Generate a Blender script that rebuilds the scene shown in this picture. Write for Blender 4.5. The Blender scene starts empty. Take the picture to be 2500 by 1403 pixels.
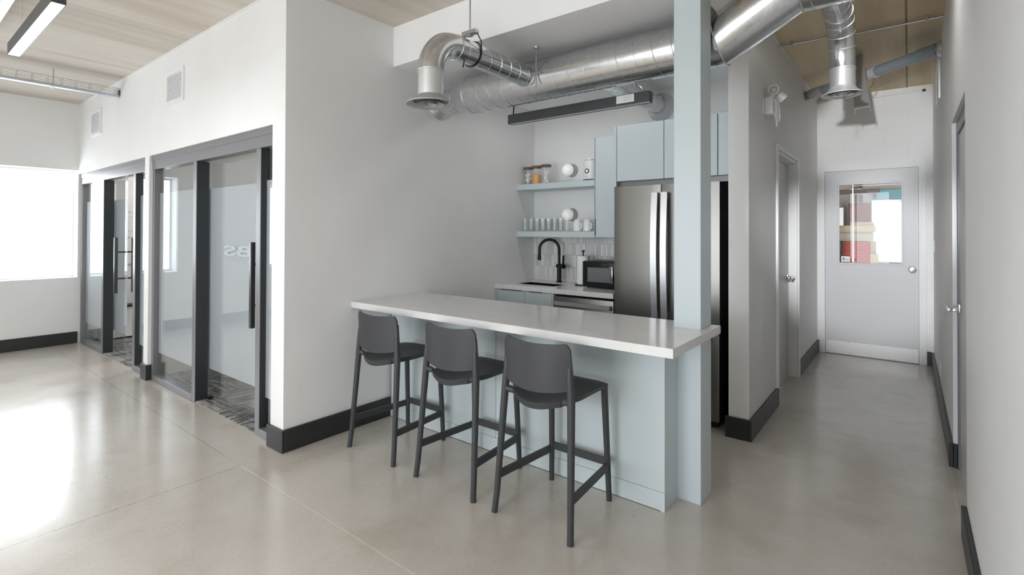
import bpy, bmesh, math, random
from mathutils import Vector, Matrix
random.seed(7)
SC = bpy.context.scene
COL = SC.collection

# ------------------------------------------------------------------ camera
cam_data = bpy.data.cameras.new('camera')
cam = bpy.data.objects.new('camera', cam_data)
COL.objects.link(cam)
cam_data.sensor_width = 36.0
cam_data.sensor_fit = 'HORIZONTAL'
cam_data.lens = 1237.572 / 2500 * 36
cam_data.shift_x = 0.0
cam_data.shift_y = -(701.5 - 552.0) / 2500
cam_data.clip_start = 0.02
RT = Vector((0.7878, 0.616, 0.0029)).normalized()
FW = Vector((-0.616, 0.7877, 0.0095)).normalized()
UP = RT.cross(FW).normalized()
RT = FW.cross(UP).normalized()
mw = Matrix(((RT.x, UP.x, -FW.x, 0), (RT.y, UP.y, -FW.y, 0), (RT.z, UP.z, -FW.z, 1.5), (0, 0, 0, 1)))
cam.matrix_world = mw
SC.camera = cam

# ------------------------------------------------------------------ sky, exposure
SKY = 8.8
world = bpy.data.worlds.new('overcast_sky')
SC.world = world
world.use_nodes = True
bg = world.node_tree.nodes['Background']
bg.inputs[0].default_value = (0.915, 0.96, 1.02, 1)
bg.inputs[1].default_value = SKY
SC.view_settings.view_transform = 'Standard'
SC.view_settings.look = 'None'
SC.view_settings.exposure = 0.0
SC.view_settings.gamma = 1.0
SC.view_settings.use_curve_mapping = False
SC.cycles.max_bounces = 12
SC.cycles.diffuse_bounces = 6
SC.cycles.glossy_bounces = 6
SC.cycles.transmission_bounces = 8
SC.cycles.transparent_max_bounces = 16
SC.cycles.sample_clamp_indirect = 6.0
SC.cycles.caustics_reflective = False
SC.cycles.caustics_refractive = False

# windows: (wall, a0, a1, z0, z1); left wall x=-8.72, south wall y=-5
LEFT_WINDOWS = [(0.735, 1.757, 0.87, 2.29), (-1.75, -0.35, 0.87, 2.29), (-4.0, -2.6, 0.87, 2.29)]
SOUTH_WINDOWS = [(-4.40, -2.75, 0.12, 2.8), (-2.25, -0.45, 0.12, 2.8)]


def portal(name, loc, sx, sy, direction):
    """daylight portal in a window opening (guides the sky's own light in)"""
    l = bpy.data.lights.new(name, 'AREA')
    l.shape = 'RECTANGLE'
    l.size = sx
    l.size_y = sy
    l.cycles.is_portal = True
    o = bpy.data.objects.new(name, l)
    o.location = loc
    o.rotation_euler = Vector(direction).to_track_quat('-Z', 'Y').to_euler()
    COL.objects.link(o)
    return o


for (a0, a1, z0, z1) in LEFT_WINDOWS:
    portal('window_daylight', (-8.99, (a0 + a1) / 2, (z0 + z1) / 2), z1 - z0, a1 - a0, (1, 0, 0))
for (a0, a1, z0, z1) in SOUTH_WINDOWS:
    portal('window_daylight', ((a0 + a1) / 2, -5.21, (z0 + z1) / 2), a1 - a0, z1 - z0, (0, 1, 0))


def area(name, loc, sx, sy, power, direction, color=(1, 1, 1)):
    l = bpy.data.lights.new(name, 'AREA')
    l.shape = 'RECTANGLE'
    l.size = sx
    l.size_y = sy
    l.energy = power
    l.color = color
    o = bpy.data.objects.new(name, l)
    o.location = loc
    o.rotation_euler = Vector(direction).to_track_quat('-Z', 'Y').to_euler()
    COL.objects.link(o)
    return o


# one linear pendant in view; the rest are unseen lamps added for fill
FILL_LAMPS = [(-0.45, -0.35)] + [(x, y) for y in (-1.5, -3.5) for x in (-7.0, -5.2, -3.4, -1.6)]
for (lx_, ly_) in FILL_LAMPS + [(-4.03, 0.6)]:
    area('pendant_and_fill_lamp', (lx_, ly_, 2.645), 1.25, 0.05, 9, (0, 0, -1), (0.97, 0.985, 1))
FILL_SPOTS = [((-0.33, 0.75, 2.15), (-0.34, 7.4, 1.08), 21, 930), ((-0.10, -1.5, 1.80), (-0.36, 7.4, 2.72), 11.5, 1250)]  # unseen spotlights added to brighten the corridor end
for (sp_, st_, sa_, se_) in FILL_SPOTS:
    sl = bpy.data.lights.new('corridor_fill_spot', 'SPOT')
    sl.energy = se_
    sl.spot_size = math.radians(sa_)
    sl.spot_blend = 0.75
    sl.shadow_soft_size = 0.05
    sl.color = (0.97, 0.985, 1)
    so = bpy.data.objects.new('corridor_fill_spot', sl)
    so.location = sp_
    so.rotation_euler = (Vector(st_) - Vector(sp_)).to_track_quat('-Z', 'Y').to_euler()
    COL.objects.link(so)

SOFFIT_FILL = [(-2.60, 3.86), (-2.1, 3.86), (-1.6, 3.86)]  # soffit lamps added out of sight to brighten the kitchen
for (lx_, ly_) in SOFFIT_FILL:
    area('soffit_fill_lamp', (lx_, ly_, 2.838), 0.11, 0.11, 1.7, (0, 0, -1), (1, 0.985, 0.96))
area('corridor_fill_lamp', (-0.17, 3.68, 3.10), 0.24, 0.24, 2.8, (0, 0, -1), (1, 0.985, 0.96))  # hidden lamp added to lift the dim corridor
# added globe fill light, unseen behind the camera
gl_ = bpy.data.lights.new('fill_globe_lamp', 'POINT')
gl_.energy = 30
gl_.shadow_soft_size = 0.2
gl_.color = (0.98, 0.99, 1)
go_ = bpy.data.objects.new('fill_globe_lamp', gl_)
go_.location = (-1.7, -0.35, 1.15)
COL.objects.link(go_)

# ------------------------------------------------------------------ materials
def mat(name, color=(0.8, 0.8, 0.8), rough=0.5, metal=0.0, spec=0.5, **kw):
    m = bpy.data.materials.new(name)
    m.use_nodes = True
    b = m.node_tree.nodes['Principled BSDF']
    b.inputs['Base Color'].default_value = (*color, 1)
    b.inputs['Roughness'].default_value = rough
    b.inputs['Metallic'].default_value = metal
    b.inputs['Specular IOR Level'].default_value = spec
    for k, v in kw.items():
        b.inputs[k.replace('_', ' ')].default_value = v
    return m


class NT:
    def __init__(s, m):
        s.t = m.node_tree
        s.b = s.t.nodes.get('Principled BSDF')

    def n(s, typ, **props):
        nd = s.t.nodes.new(typ)
        for k, v in props.items():
            setattr(nd, k, v)
        return nd

    def l(s, a, b):
        s.t.links.new(a, b)

    def pos(s, scale=(1, 1, 1)):
        g = s.n('ShaderNodeNewGeometry')
        v = s.n('ShaderNodeVectorMath', operation='MULTIPLY')
        v.inputs[1].default_value = scale
        s.l(g.outputs['Position'], v.inputs[0])
        return v.outputs[0]

    def noise(s, vec, scale, detail=4, rough=0.55):
        nd = s.n('ShaderNodeTexNoise')
        nd.inputs['Scale'].default_value = scale
        nd.inputs['Detail'].default_value = detail
        nd.inputs['Roughness'].default_value = rough
        s.l(vec, nd.inputs['Vector'])
        return nd.outputs['Fac']

    def ramp(s, fac, stops):
        nd = s.n('ShaderNodeValToRGB')
        while len(nd.color_ramp.elements) < len(stops):
            nd.color_ramp.elements.new(0.5)
        for e, (p, c) in zip(nd.color_ramp.elements, stops):
            e.position = p
            e.color = (*c, 1) if len(c) == 3 else c
        s.l(fac, nd.inputs[0])
        return nd.outputs[0]

    def math(s, op, a, b=None, c=None):
        nd = s.n('ShaderNodeMath', operation=op)
        for i, v in enumerate((a, b, c)):
            if v is None:
                continue
            if isinstance(v, (int, float)):
                nd.inputs[i].default_value = v
            else:
                s.l(v, nd.inputs[i])
        return nd.outputs[0]

    def mix(s, fac, a, b, blend='MIX'):
        nd = s.n('ShaderNodeMix', data_type='RGBA', blend_type=blend)
        for i, v in ((0, fac), (6, a), (7, b)):
            if isinstance(v, (int, float)):
                nd.inputs[i].default_value = v
            elif isinstance(v, tuple):
                nd.inputs[i].default_value = (*v, 1)
            else:
                s.l(v, nd.inputs[i])
        return nd.outputs[2]

    def bump(s, h, strength=0.1, dist=0.01):
        nd = s.n('ShaderNodeBump')
        nd.inputs['Strength'].default_value = strength
        nd.inputs['Distance'].default_value = dist
        s.l(h, nd.inputs['Height'])
        s.l(nd.outputs[0], s.b.inputs['Normal'])


def paint(name, color, rough=0.55, spec=0.3, var=0.03):
    m = mat(name, color, rough, spec=spec)
    t = NT(m)
    f = t.noise(t.pos(), 1.3, 3)
    lo = tuple(c * (1 - var) for c in color)
    hi = tuple(min(1, c * (1 + var)) for c in color)
    t.l(t.ramp(f, [(0.3, lo), (0.7, hi)]), t.b.inputs['Base Color'])
    t.bump(t.noise(t.pos(), 160, 2), 0.04, 0.002)
    return m


M = {}
M['wall'] = paint('white_wall_paint', (0.80, 0.80, 0.795))
M['soffit'] = paint('soffit_white_paint', (0.90, 0.90, 0.905))
M['trim'] = paint('white_trim_paint', (0.80, 0.80, 0.80), 0.4)
M['cabinet'] = paint('blue_grey_cabinet_paint', (0.555, 0.622, 0.648), 0.38, 0.4, 0.015)
M['door'] = paint('grey_door_paint', (0.62, 0.63, 0.65), 0.4, 0.4, 0.02)
M['hall_door'] = paint('hall_door_paint', (0.55, 0.55, 0.55), 0.35, 0.4, 0.02)
M['base'] = mat('charcoal_baseboard', (0.022, 0.022, 0.023), 0.40, spec=0.5)
M['frame'] = mat('dark_grey_aluminium', (0.20, 0.20, 0.207), 0.34, 0.25)
M['side_shade'] = mat('painted_side_shade', (0.022, 0.026, 0.030), 0.45)  # dark tone for the shaded sides of the glazing posts
M['black'] = mat('matt_black', (0.010, 0.010, 0.011), 0.38, spec=0.3)
M['rubber'] = mat('black_rubber', (0.02, 0.02, 0.02), 0.7)
M['handle'] = mat('dark_bronze_pull', (0.10, 0.10, 0.105), 0.3, 0.8)
M['stool'] = mat('charcoal_plastic', (0.041, 0.042, 0.046), 0.48, spec=0.45)
t = NT(M['stool'])
t.bump(t.noise(t.pos(), 420, 2), 0.08, 0.001)
M['white'] = mat('white_plastic', (0.82, 0.82, 0.83), 0.35)
M['porcelain'] = mat('white_porcelain', (0.84, 0.84, 0.84), 0.12)
M['chrome'] = mat('satin_chrome', (0.62, 0.61, 0.6), 0.22, 1.0)
M['zinc'] = mat('zinc_rod', (0.55, 0.56, 0.57), 0.35, 1.0)
M['wire'] = mat('zinc_wire', (0.5, 0.5, 0.5), 0.4, 1.0)
M['bluezinc'] = mat('blue_zinc_channel', (0.55, 0.6, 0.68), 0.32, 1.0)
M['copperlid'] = None


def galv():
    m = mat('galvanised_steel', (0.66, 0.675, 0.685), 0.26, 1.0)
    t = NT(m)
    v = t.n('ShaderNodeTexVoronoi')
    v.inputs['Scale'].default_value = 45
    t.l(t.pos(), v.inputs['Vector'])
    t.l(t.ramp(v.outputs['Color'], [(0.0, (0.62, 0.635, 0.65)), (1.0, (0.73, 0.74, 0.75))]), t.b.inputs['Base Color'])
    f = t.noise(t.pos(), 9, 4)
    r = t.n('ShaderNodeMapRange')
    r.inputs['To Min'].default_value = 0.17
    r.inputs['To Max'].default_value = 0.255
    t.l(f, r.inputs[0])
    t.l(r.outputs[0], t.b.inputs['Roughness'])
    t.bump(t.noise(t.pos(), 5, 2), 0.035, 0.02)
    return m


def steel():
    m = mat('brushed_stainless', (0.20, 0.194, 0.180), 0.25, 1.0)
    t = NT(m)
    f = t.noise(t.pos((2, 2, 300)), 3, 3)
    r = t.n('ShaderNodeMapRange')
    r.inputs['To Min'].default_value = 0.29
    r.inputs['To Max'].default_value = 0.38
    t.l(f, r.inputs[0])
    t.l(r.outputs[0], t.b.inputs['Roughness'])
    return m


M['galv'] = galv()
M['galv_plain'] = mat('galvanised_collar', (0.70, 0.71, 0.72), 0.38, 0.85)
M['steel'] = steel()
M['bright'] = mat('bright_steel_handle', (0.66, 0.66, 0.68), 0.33, 0.9)
M['diffuser_grey'] = mat('grey_diffuser_metal', (0.42, 0.42, 0.42), 0.45, 0.3)


def glass(name, tint=(0.93, 0.95, 0.94), ior=1.5, edge=1.0):
    m = bpy.data.materials.new(name)
    m.use_nodes = True
    nt = m.node_tree
    nt.nodes.clear()
    out = nt.nodes.new('ShaderNodeOutputMaterial')
    tr = nt.nodes.new('ShaderNodeBsdfTransparent')
    tr.inputs[0].default_value = (*tint, 1)
    gl = nt.nodes.new('ShaderNodeBsdfGlossy')
    gl.inputs['Roughness'].default_value = 0.01
    gl.inputs[0].default_value = (0.95, 0.97, 0.97, 1)
    lw = nt.nodes.new('ShaderNodeLayerWeight')
    lw.inputs[0].default_value = 0.5
    pw = nt.nodes.new('ShaderNodeMath')
    pw.operation = 'POWER'
    pw.inputs[1].default_value = 5.0
    nt.links.new(lw.outputs['Facing'], pw.inputs[0])
    fr = nt.nodes.new('ShaderNodeMath')
    fr.operation = 'MULTIPLY_ADD'
    r0 = ((ior - 1) / (ior + 1)) ** 2
    fr.inputs[1].default_value = (1 - r0) * edge
    fr.inputs[2].default_value = r0
    nt.links.new(pw.outputs[0], fr.inputs[0])
    mx = nt.nodes.new('ShaderNodeMixShader')
    nt.links.new(fr.outputs[0], mx.inputs[0])
    nt.links.new(tr.outputs[0], mx.inputs[1])
    nt.links.new(gl.outputs[0], mx.inputs[2])
    nt.links.new(mx.outputs[0], out.inputs[0])
    return m


def frosted(name, col=(0.71, 0.745, 0.785), clear=0.12):
    m = bpy.data.materials.new(name)
    m.use_nodes = True
    nt = m.node_tree
    nt.nodes.clear()
    out = nt.nodes.new('ShaderNodeOutputMaterial')
    d = nt.nodes.new('ShaderNodeBsdfDiffuse')
    d.inputs[0].default_value = (*col, 1)
    tl = nt.nodes.new('ShaderNodeBsdfTranslucent')
    tl.inputs[0].default_value = (0.83, 0.86, 0.89, 1)
    tr = nt.nodes.new('ShaderNodeBsdfTransparent')
    m1 = nt.nodes.new('ShaderNodeMixShader')
    m1.inputs[0].default_value = 0.35
    m2 = nt.nodes.new('ShaderNodeMixShader')
    m2.inputs[0].default_value = clear
    nt.links.new(d.outputs[0], m1.inputs[1])
    nt.links.new(tl.outputs[0], m1.inputs[2])
    nt.links.new(m1.outputs[0], m2.inputs[1])
    nt.links.new(tr.outputs[0], m2.inputs[2])
    nt.links.new(m2.outputs[0], out.inputs[0])
    return m


def emit(name, color, strength):
    m = mat(name, (0.9, 0.9, 0.9), 0.4)
    b = m.node_tree.nodes['Principled BSDF']
    b.inputs['Emission Color'].default_value = (*color, 1)
    b.inputs['Emission Strength'].default_value = strength
    return m


M['glass'] = glass('clear_glass', (0.945, 0.952, 0.953))
M['thin_glass'] = glass('thin_glass', (0.96, 0.97, 0.97), 1.35)
M['tumbler'] = glass('tumbler_glass', (0.992, 0.994, 0.994), 1.42, 0.55)
M['frost'] = frosted('frosted_film')
M['frost_mark'] = frosted('frosted_lettering', (0.73, 0.78, 0.80), 0.42)
M['led'] = emit('led_diffuser', (1, 0.985, 0.96), 3.2)
M['led_off'] = mat('opal_diffuser', (0.60, 0.62, 0.63), 0.4)
M['charcoal_metal'] = mat('charcoal_powder_coat', (0.058, 0.060, 0.066), 0.42, 0.2)


def floor_mat():
    m = mat('polished_concrete', (0.4, 0.38, 0.35), 0.25, spec=1.0)
    t = NT(m)
    p = t.pos()
    big = t.noise(p, 0.75, 6, 0.6)
    base = t.ramp(big, [(0.3, (0.44, 0.394, 0.338)), (0.5, (0.52, 0.478, 0.423)), (0.68, (0.575, 0.54, 0.488))])
    fine = t.noise(p, 9, 6, 0.65)
    base = t.mix(t.math('MULTIPLY', t.ramp(fine, [(0.35, (0, 0, 0)), (0.75, (1, 1, 1))]), 0.28), base, (0.55, 0.53, 0.49))
    grain = t.noise(p, 70, 3, 0.7)
    base = t.mix(t.math('MULTIPLY', t.ramp(grain, [(0.38, (1, 1, 1)), (0.56, (0, 0, 0))]), 0.16), base, (0.30, 0.265, 0.22))
    stain = t.noise(p, 2.1, 6, 0.6)
    base = t.mix(t.math('MULTIPLY', t.ramp(stain, [(0.52, (0, 0, 0)), (0.68, (1, 1, 1))]), 0.5), base, (0.40, 0.352, 0.296))
    # dark scuffs
    sc = t.math('MULTIPLY', t.noise(t.pos((1.0, 2.4, 1)), 16, 6, 0.7), t.ramp(t.noise(p, 0.9, 2), [(0.45, (0.75, 0.75, 0.75)), (0.60, (1.12, 1.12, 1.12))]))
    scm = t.ramp(sc, [(0.70, (0, 0, 0)), (0.76, (1, 1, 1))])
    base = t.mix(t.math('MULTIPLY', scm, 0.6), base, (0.24, 0.215, 0.185))
    # pale specks
    sp = t.n('ShaderNodeTexVoronoi')
    sp.inputs['Scale'].default_value = 7
    t.l(p, sp.inputs['Vector'])
    spm = t.math('LESS_THAN', sp.outputs['Distance'], 0.035)
    base = t.mix(t.math('MULTIPLY', spm, 0.5), base, (0.58, 0.56, 0.52))
    # saw-cut joints
    sep = t.n('ShaderNodeSeparateXYZ')
    wob = t.n('ShaderNodeVectorMath', operation='ADD')
    t.l(p, wob.inputs[0])
    g = t.n('ShaderNodeNewGeometry')
    t.l(g.outputs['Position'], sep.inputs[0])
    X, Y = sep.outputs[0], sep.outputs[1]
    jn = t.math('MULTIPLY', t.math('SUBTRACT', t.noise(p, 22, 5, 0.7), 0.5), 0.016)

    def joint(coord, at, w, other=None, lo=None, hi=None):
        d = t.math('ABSOLUTE', t.math('SUBTRACT', t.math('ADD', coord, jn), at))
        k = t.math('LESS_THAN', d, w)
        if other is not None:
            k = t.math('MULTIPLY', k, t.math('GREATER_THAN', other, lo))
            k = t.math('MULTIPLY', k, t.math('LESS_THAN', other, hi))
        return k
    brk = t.ramp(t.noise(p, 14, 4), [(0.38, (0, 0, 0)), (0.55, (1, 1, 1))])
    cream = joint(Y, 1.495, 0.0042, X, -3.6, 0.2)
    cream = t.math('MAXIMUM', cream, joint(Y, 4.425, 0.004, X, -0.5, 0.2))
    cream = t.math('MAXIMUM', cream, joint(X, 0.205, 0.004, Y, 3.3, 4.35))
    base = t.mix(t.math('MULTIPLY', cream, t.math('ADD', 0.35, t.math('MULTIPLY', brk, 0.5))), base, (0.62, 0.57, 0.46))
    dark = joint(X, -3.36, 0.003, Y, -4.9, 1.50)
    dark = t.math('MAXIMUM', dark, joint(Y, 1.495, 0.0025, X, -8.7, -3.36))
    base = t.mix(t.math('MULTIPLY', dark, t.math('ADD', 0.25, t.math('MULTIPLY', brk, 0.45))), base, (0.15, 0.135, 0.115))
    t.l(base, t.b.inputs['Base Color'])
    rr = t.n('ShaderNodeMapRange')
    rr.inputs['To Min'].default_value = 0.15
    rr.inputs['To Max'].default_value = 0.25
    t.l(t.noise(p, 2.2, 5), rr.inputs[0])
    t.l(rr.outputs[0], t.b.inputs['Roughness'])
    t.bump(t.noise(p, 3.0, 4), 0.10, 0.012)
    return m


def ceiling_mat(name='formed_concrete_ceiling', gain=(1, 1, 1)):
    m = mat(name, (0.6, 0.55, 0.48), 0.75, spec=0.2)
    t = NT(m)
    band = t.noise(t.pos((1.6, 0.12, 1)), 1.9, 5, 0.6)
    c = t.ramp(band, [(0.25, (0.46, 0.415, 0.36)), (0.5, (0.61, 0.56, 0.495)), (0.72, (0.73, 0.69, 0.63))])
    warm = t.noise(t.pos((0.5, 0.3, 1)), 1.3, 4)
    c = t.mix(t.math('MULTIPLY', t.ramp(warm, [(0.5, (0, 0, 0)), (0.7, (1, 1, 1))]), 0.35), c, (0.55, 0.44, 0.33))
    # plank seams running in y
    g = t.n('ShaderNodeNewGeometry')
    sep = t.n('ShaderNodeSeparateXYZ')
    t.l(g.outputs['Position'], sep.inputs[0])
    fr = t.math('FRACT', t.math('DIVIDE', t.math('ADD', sep.outputs[0], 0.015 + 12.2), 1.22))
    seam = t.math('MULTIPLY', t.math('LESS_THAN', fr, 0.012), t.math('ADD', 0.12, t.math('MULTIPLY', 0.88, t.math('GREATER_THAN', sep.outputs[0], -0.95))))
    c = t.mix(1.0, c, gain, 'MULTIPLY')
    c = t.mix(t.math('MULTIPLY', seam, 0.7), c, (0.12, 0.10, 0.08))
    t.l(c, t.b.inputs['Base Color'])
    t.bump(t.noise(t.pos((1, 0.2, 1)), 12, 5), 0.2, 0.01)
    return m


def block_mat():
    m = mat('painted_block', (0.8, 0.8, 0.8), 0.5, spec=0.3)
    t = NT(m)
    g = t.n('ShaderNodeNewGeometry')
    sep = t.n('ShaderNodeSeparateXYZ')
    t.l(g.outputs['Position'], sep.inputs[0])
    cmb = t.n('ShaderNodeCombineXYZ')
    t.l(sep.outputs[0], cmb.inputs[0])
    t.l(sep.outputs[2], cmb.inputs[1])
    br = t.n('ShaderNodeTexBrick')
    br.offset = 0.5
    br.inputs['Scale'].default_value = 1
    br.inputs['Brick Width'].default_value = 0.42
    br.inputs['Row Height'].default_value = 0.21
    br.inputs['Mortar Size'].default_value = 0.004
    br.inputs['Mortar Smooth'].default_value = 0.6
    br.inputs['Color1'].default_value = (0.80, 0.80, 0.80, 1)
    br.inputs['Color2'].default_value = (0.79, 0.79, 0.79, 1)
    br.inputs['Mortar'].default_value = (0.75, 0.75, 0.745, 1)
    t.l(cmb.outputs[0], br.inputs['Vector'])
    t.l(br.outputs['Color'], t.b.inputs['Base Color'])
    inv = t.math('SUBTRACT', 1, br.outputs['Fac'])
    t.bump(inv, 0.22, 0.004)
    return m


TILE_PHASE = 0.127 * 12 - 1.370   # a grout line 1.37 m above the floor


def tile_mat():
    m = mat('stick_mosaic_tile', (0.8, 0.8, 0.8), 0.25)
    t = NT(m)
    g = t.n('ShaderNodeNewGeometry')
    sep = t.n('ShaderNodeSeparateXYZ')
    t.l(g.outputs['Position'], sep.inputs[0])
    cmb = t.n('ShaderNodeCombineXYZ')
    t.l(t.math('ADD', sep.outputs[0], 10), cmb.inputs[0])
    t.l(t.math('ADD', sep.outputs[2], TILE_PHASE), cmb.inputs[1])
    br = t.n('ShaderNodeTexBrick')
    br.offset = 0.0
    br.inputs['Scale'].default_value = 1
    br.inputs['Brick Width'].default_value = 0.0185
    br.inputs['Row Height'].default_value = 0.127
    br.inputs['Mortar Size'].default_value = 0.0016
    br.inputs['Mortar Smooth'].default_value = 0.2
    br.inputs['Color1'].default_value = (0.88, 0.88, 0.875, 1)
    br.inputs['Color2'].default_value = (0.60, 0.595, 0.585, 1)
    br.inputs['Mortar'].default_value = (0.50, 0.49, 0.48, 1)
    t.l(cmb.outputs[0], br.inputs['Vector'])
    t.l(br.outputs['Color'], t.b.inputs['Base Color'])
    t.bump(t.math('SUBTRACT', 1, br.outputs['Fac']), 0.6, 0.003)
    return m


def quartz_mat():
    m = mat('white_quartz', (0.8, 0.8, 0.79), 0.13, spec=0.5)
    t = NT(m)
    n1 = t.noise(t.pos((1, 2.2, 1)), 2.4, 8, 0.62)
    c = t.ramp(n1, [(0.38, (0.74, 0.74, 0.735)), (0.50, (0.70, 0.70, 0.695)), (0.60, (0.74, 0.74, 0.735))])
    t.l(c, t.b.inputs['Base Color'])
    return m


def carpet_mat():
    m = mat('grey_carpet_tile', (0.2, 0.2, 0.2), 0.95, spec=0.1)
    t = NT(m)
    a = t.noise(t.pos((5, 0.8, 1)), 5, 4)
    b = t.noise(t.pos((0.8, 5, 1)), 5, 4)
    ck = t.n('ShaderNodeTexChecker')
    ck.inputs['Scale'].default_value = 2.0
    t.l(t.pos(), ck.inputs['Vector'])
    f = t.mix(ck.outputs['Fac'], a, b)
    t.l(t.ramp(f, [(0.40, (0.10, 0.10, 0.10)), (0.5, (0.24, 0.24, 0.235)), (0.6, (0.36, 0.355, 0.345))]), t.b.inputs['Base Color'])
    t.bump(t.noise(t.pos(), 300, 2), 0.5, 0.004)
    return m


def wood_mat(name, c1, c2, sc=(2, 30, 30)):
    m = mat(name, c1, 0.5)
    t = NT(m)
    f = t.noise(t.pos(sc), 3, 5)
    t.l(t.ramp(f, [(0.3, c1), (0.7, c2)]), t.b.inputs['Base Color'])
    return m


M['floor'] = floor_mat()
M['ceiling'] = ceiling_mat()
M['ceiling_hall'] = ceiling_mat('tan_concrete_ceiling', (1.22, 1.12, 0.90))
M['block'] = block_mat()
M['tile'] = tile_mat()
M['quartz'] = quartz_mat()
M['carpet'] = carpet_mat()
M['walnut'] = wood_mat('walnut_lid', (0.13, 0.065, 0.04), (0.21, 0.11, 0.065))
M['pine'] = wood_mat('pine_board', (0.277, 0.210, 0.125), (0.321, 0.259, 0.170))
M['pvc'] = mat('grey_pvc_pipe', (0.26, 0.29, 0.32), 0.3)
M['pvc_light'] = mat('pale_grey_coupling', (0.50, 0.50, 0.51), 0.35)
M['towel'] = mat('paper_towel', (0.85, 0.85, 0.84), 0.9, spec=0.1)
M['sugar'] = mat('white_packets', (0.80, 0.80, 0.81), 0.6)
M['orange'] = mat('orange_grain', (0.80, 0.42, 0.15), 0.6)
M['red'] = mat('red_slats', (0.321, 0.038, 0.025), 0.5)
M['rust'] = mat('rust_red_panel', (0.134, 0.038, 0.027), 0.55)
M['brown'] = mat('brown_column_paint', (0.085, 0.055, 0.045), 0.6)
M['teal'] = mat('teal_panel', (0.098, 0.205, 0.223), 0.5)
M['beige'] = mat('beige_board', (0.312, 0.268, 0.215), 0.7)
M['shop_wall'] = mat('shop_wall', (0.294, 0.268, 0.241), 0.8)
M['snow'] = mat('snow', (0.9, 0.92, 0.95), 0.9)
M['greyline'] = mat('grey_print', (0.42, 0.43, 0.46), 0.6)
M['green'] = mat('green_primer', (0.12, 0.42, 0.30), 0.5)
M['screen'] = mat('dark_oven_glass', (0.012, 0.013, 0.015), 0.10, spec=0.25)
M['mesh_glass'] = mat('grey_oven_window', (0.15, 0.155, 0.16), 0.18)
M['copper'] = mat('dial_black', (0.03, 0.03, 0.03), 0.3)
M['whiteboard'] = mat('whiteboard', (0.82, 0.80, 0.77), 0.2)
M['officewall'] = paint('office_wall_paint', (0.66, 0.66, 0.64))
M['sconce_globe'] = emit('opal_globe', (1, 0.98, 0.95), 0.22)
M['sconce_plate'] = mat('satin_plate', (0.50, 0.50, 0.50), 0.35, 0.7)
M['tree'] = mat('tree_bark', (0.25, 0.24, 0.23), 0.9)


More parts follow.
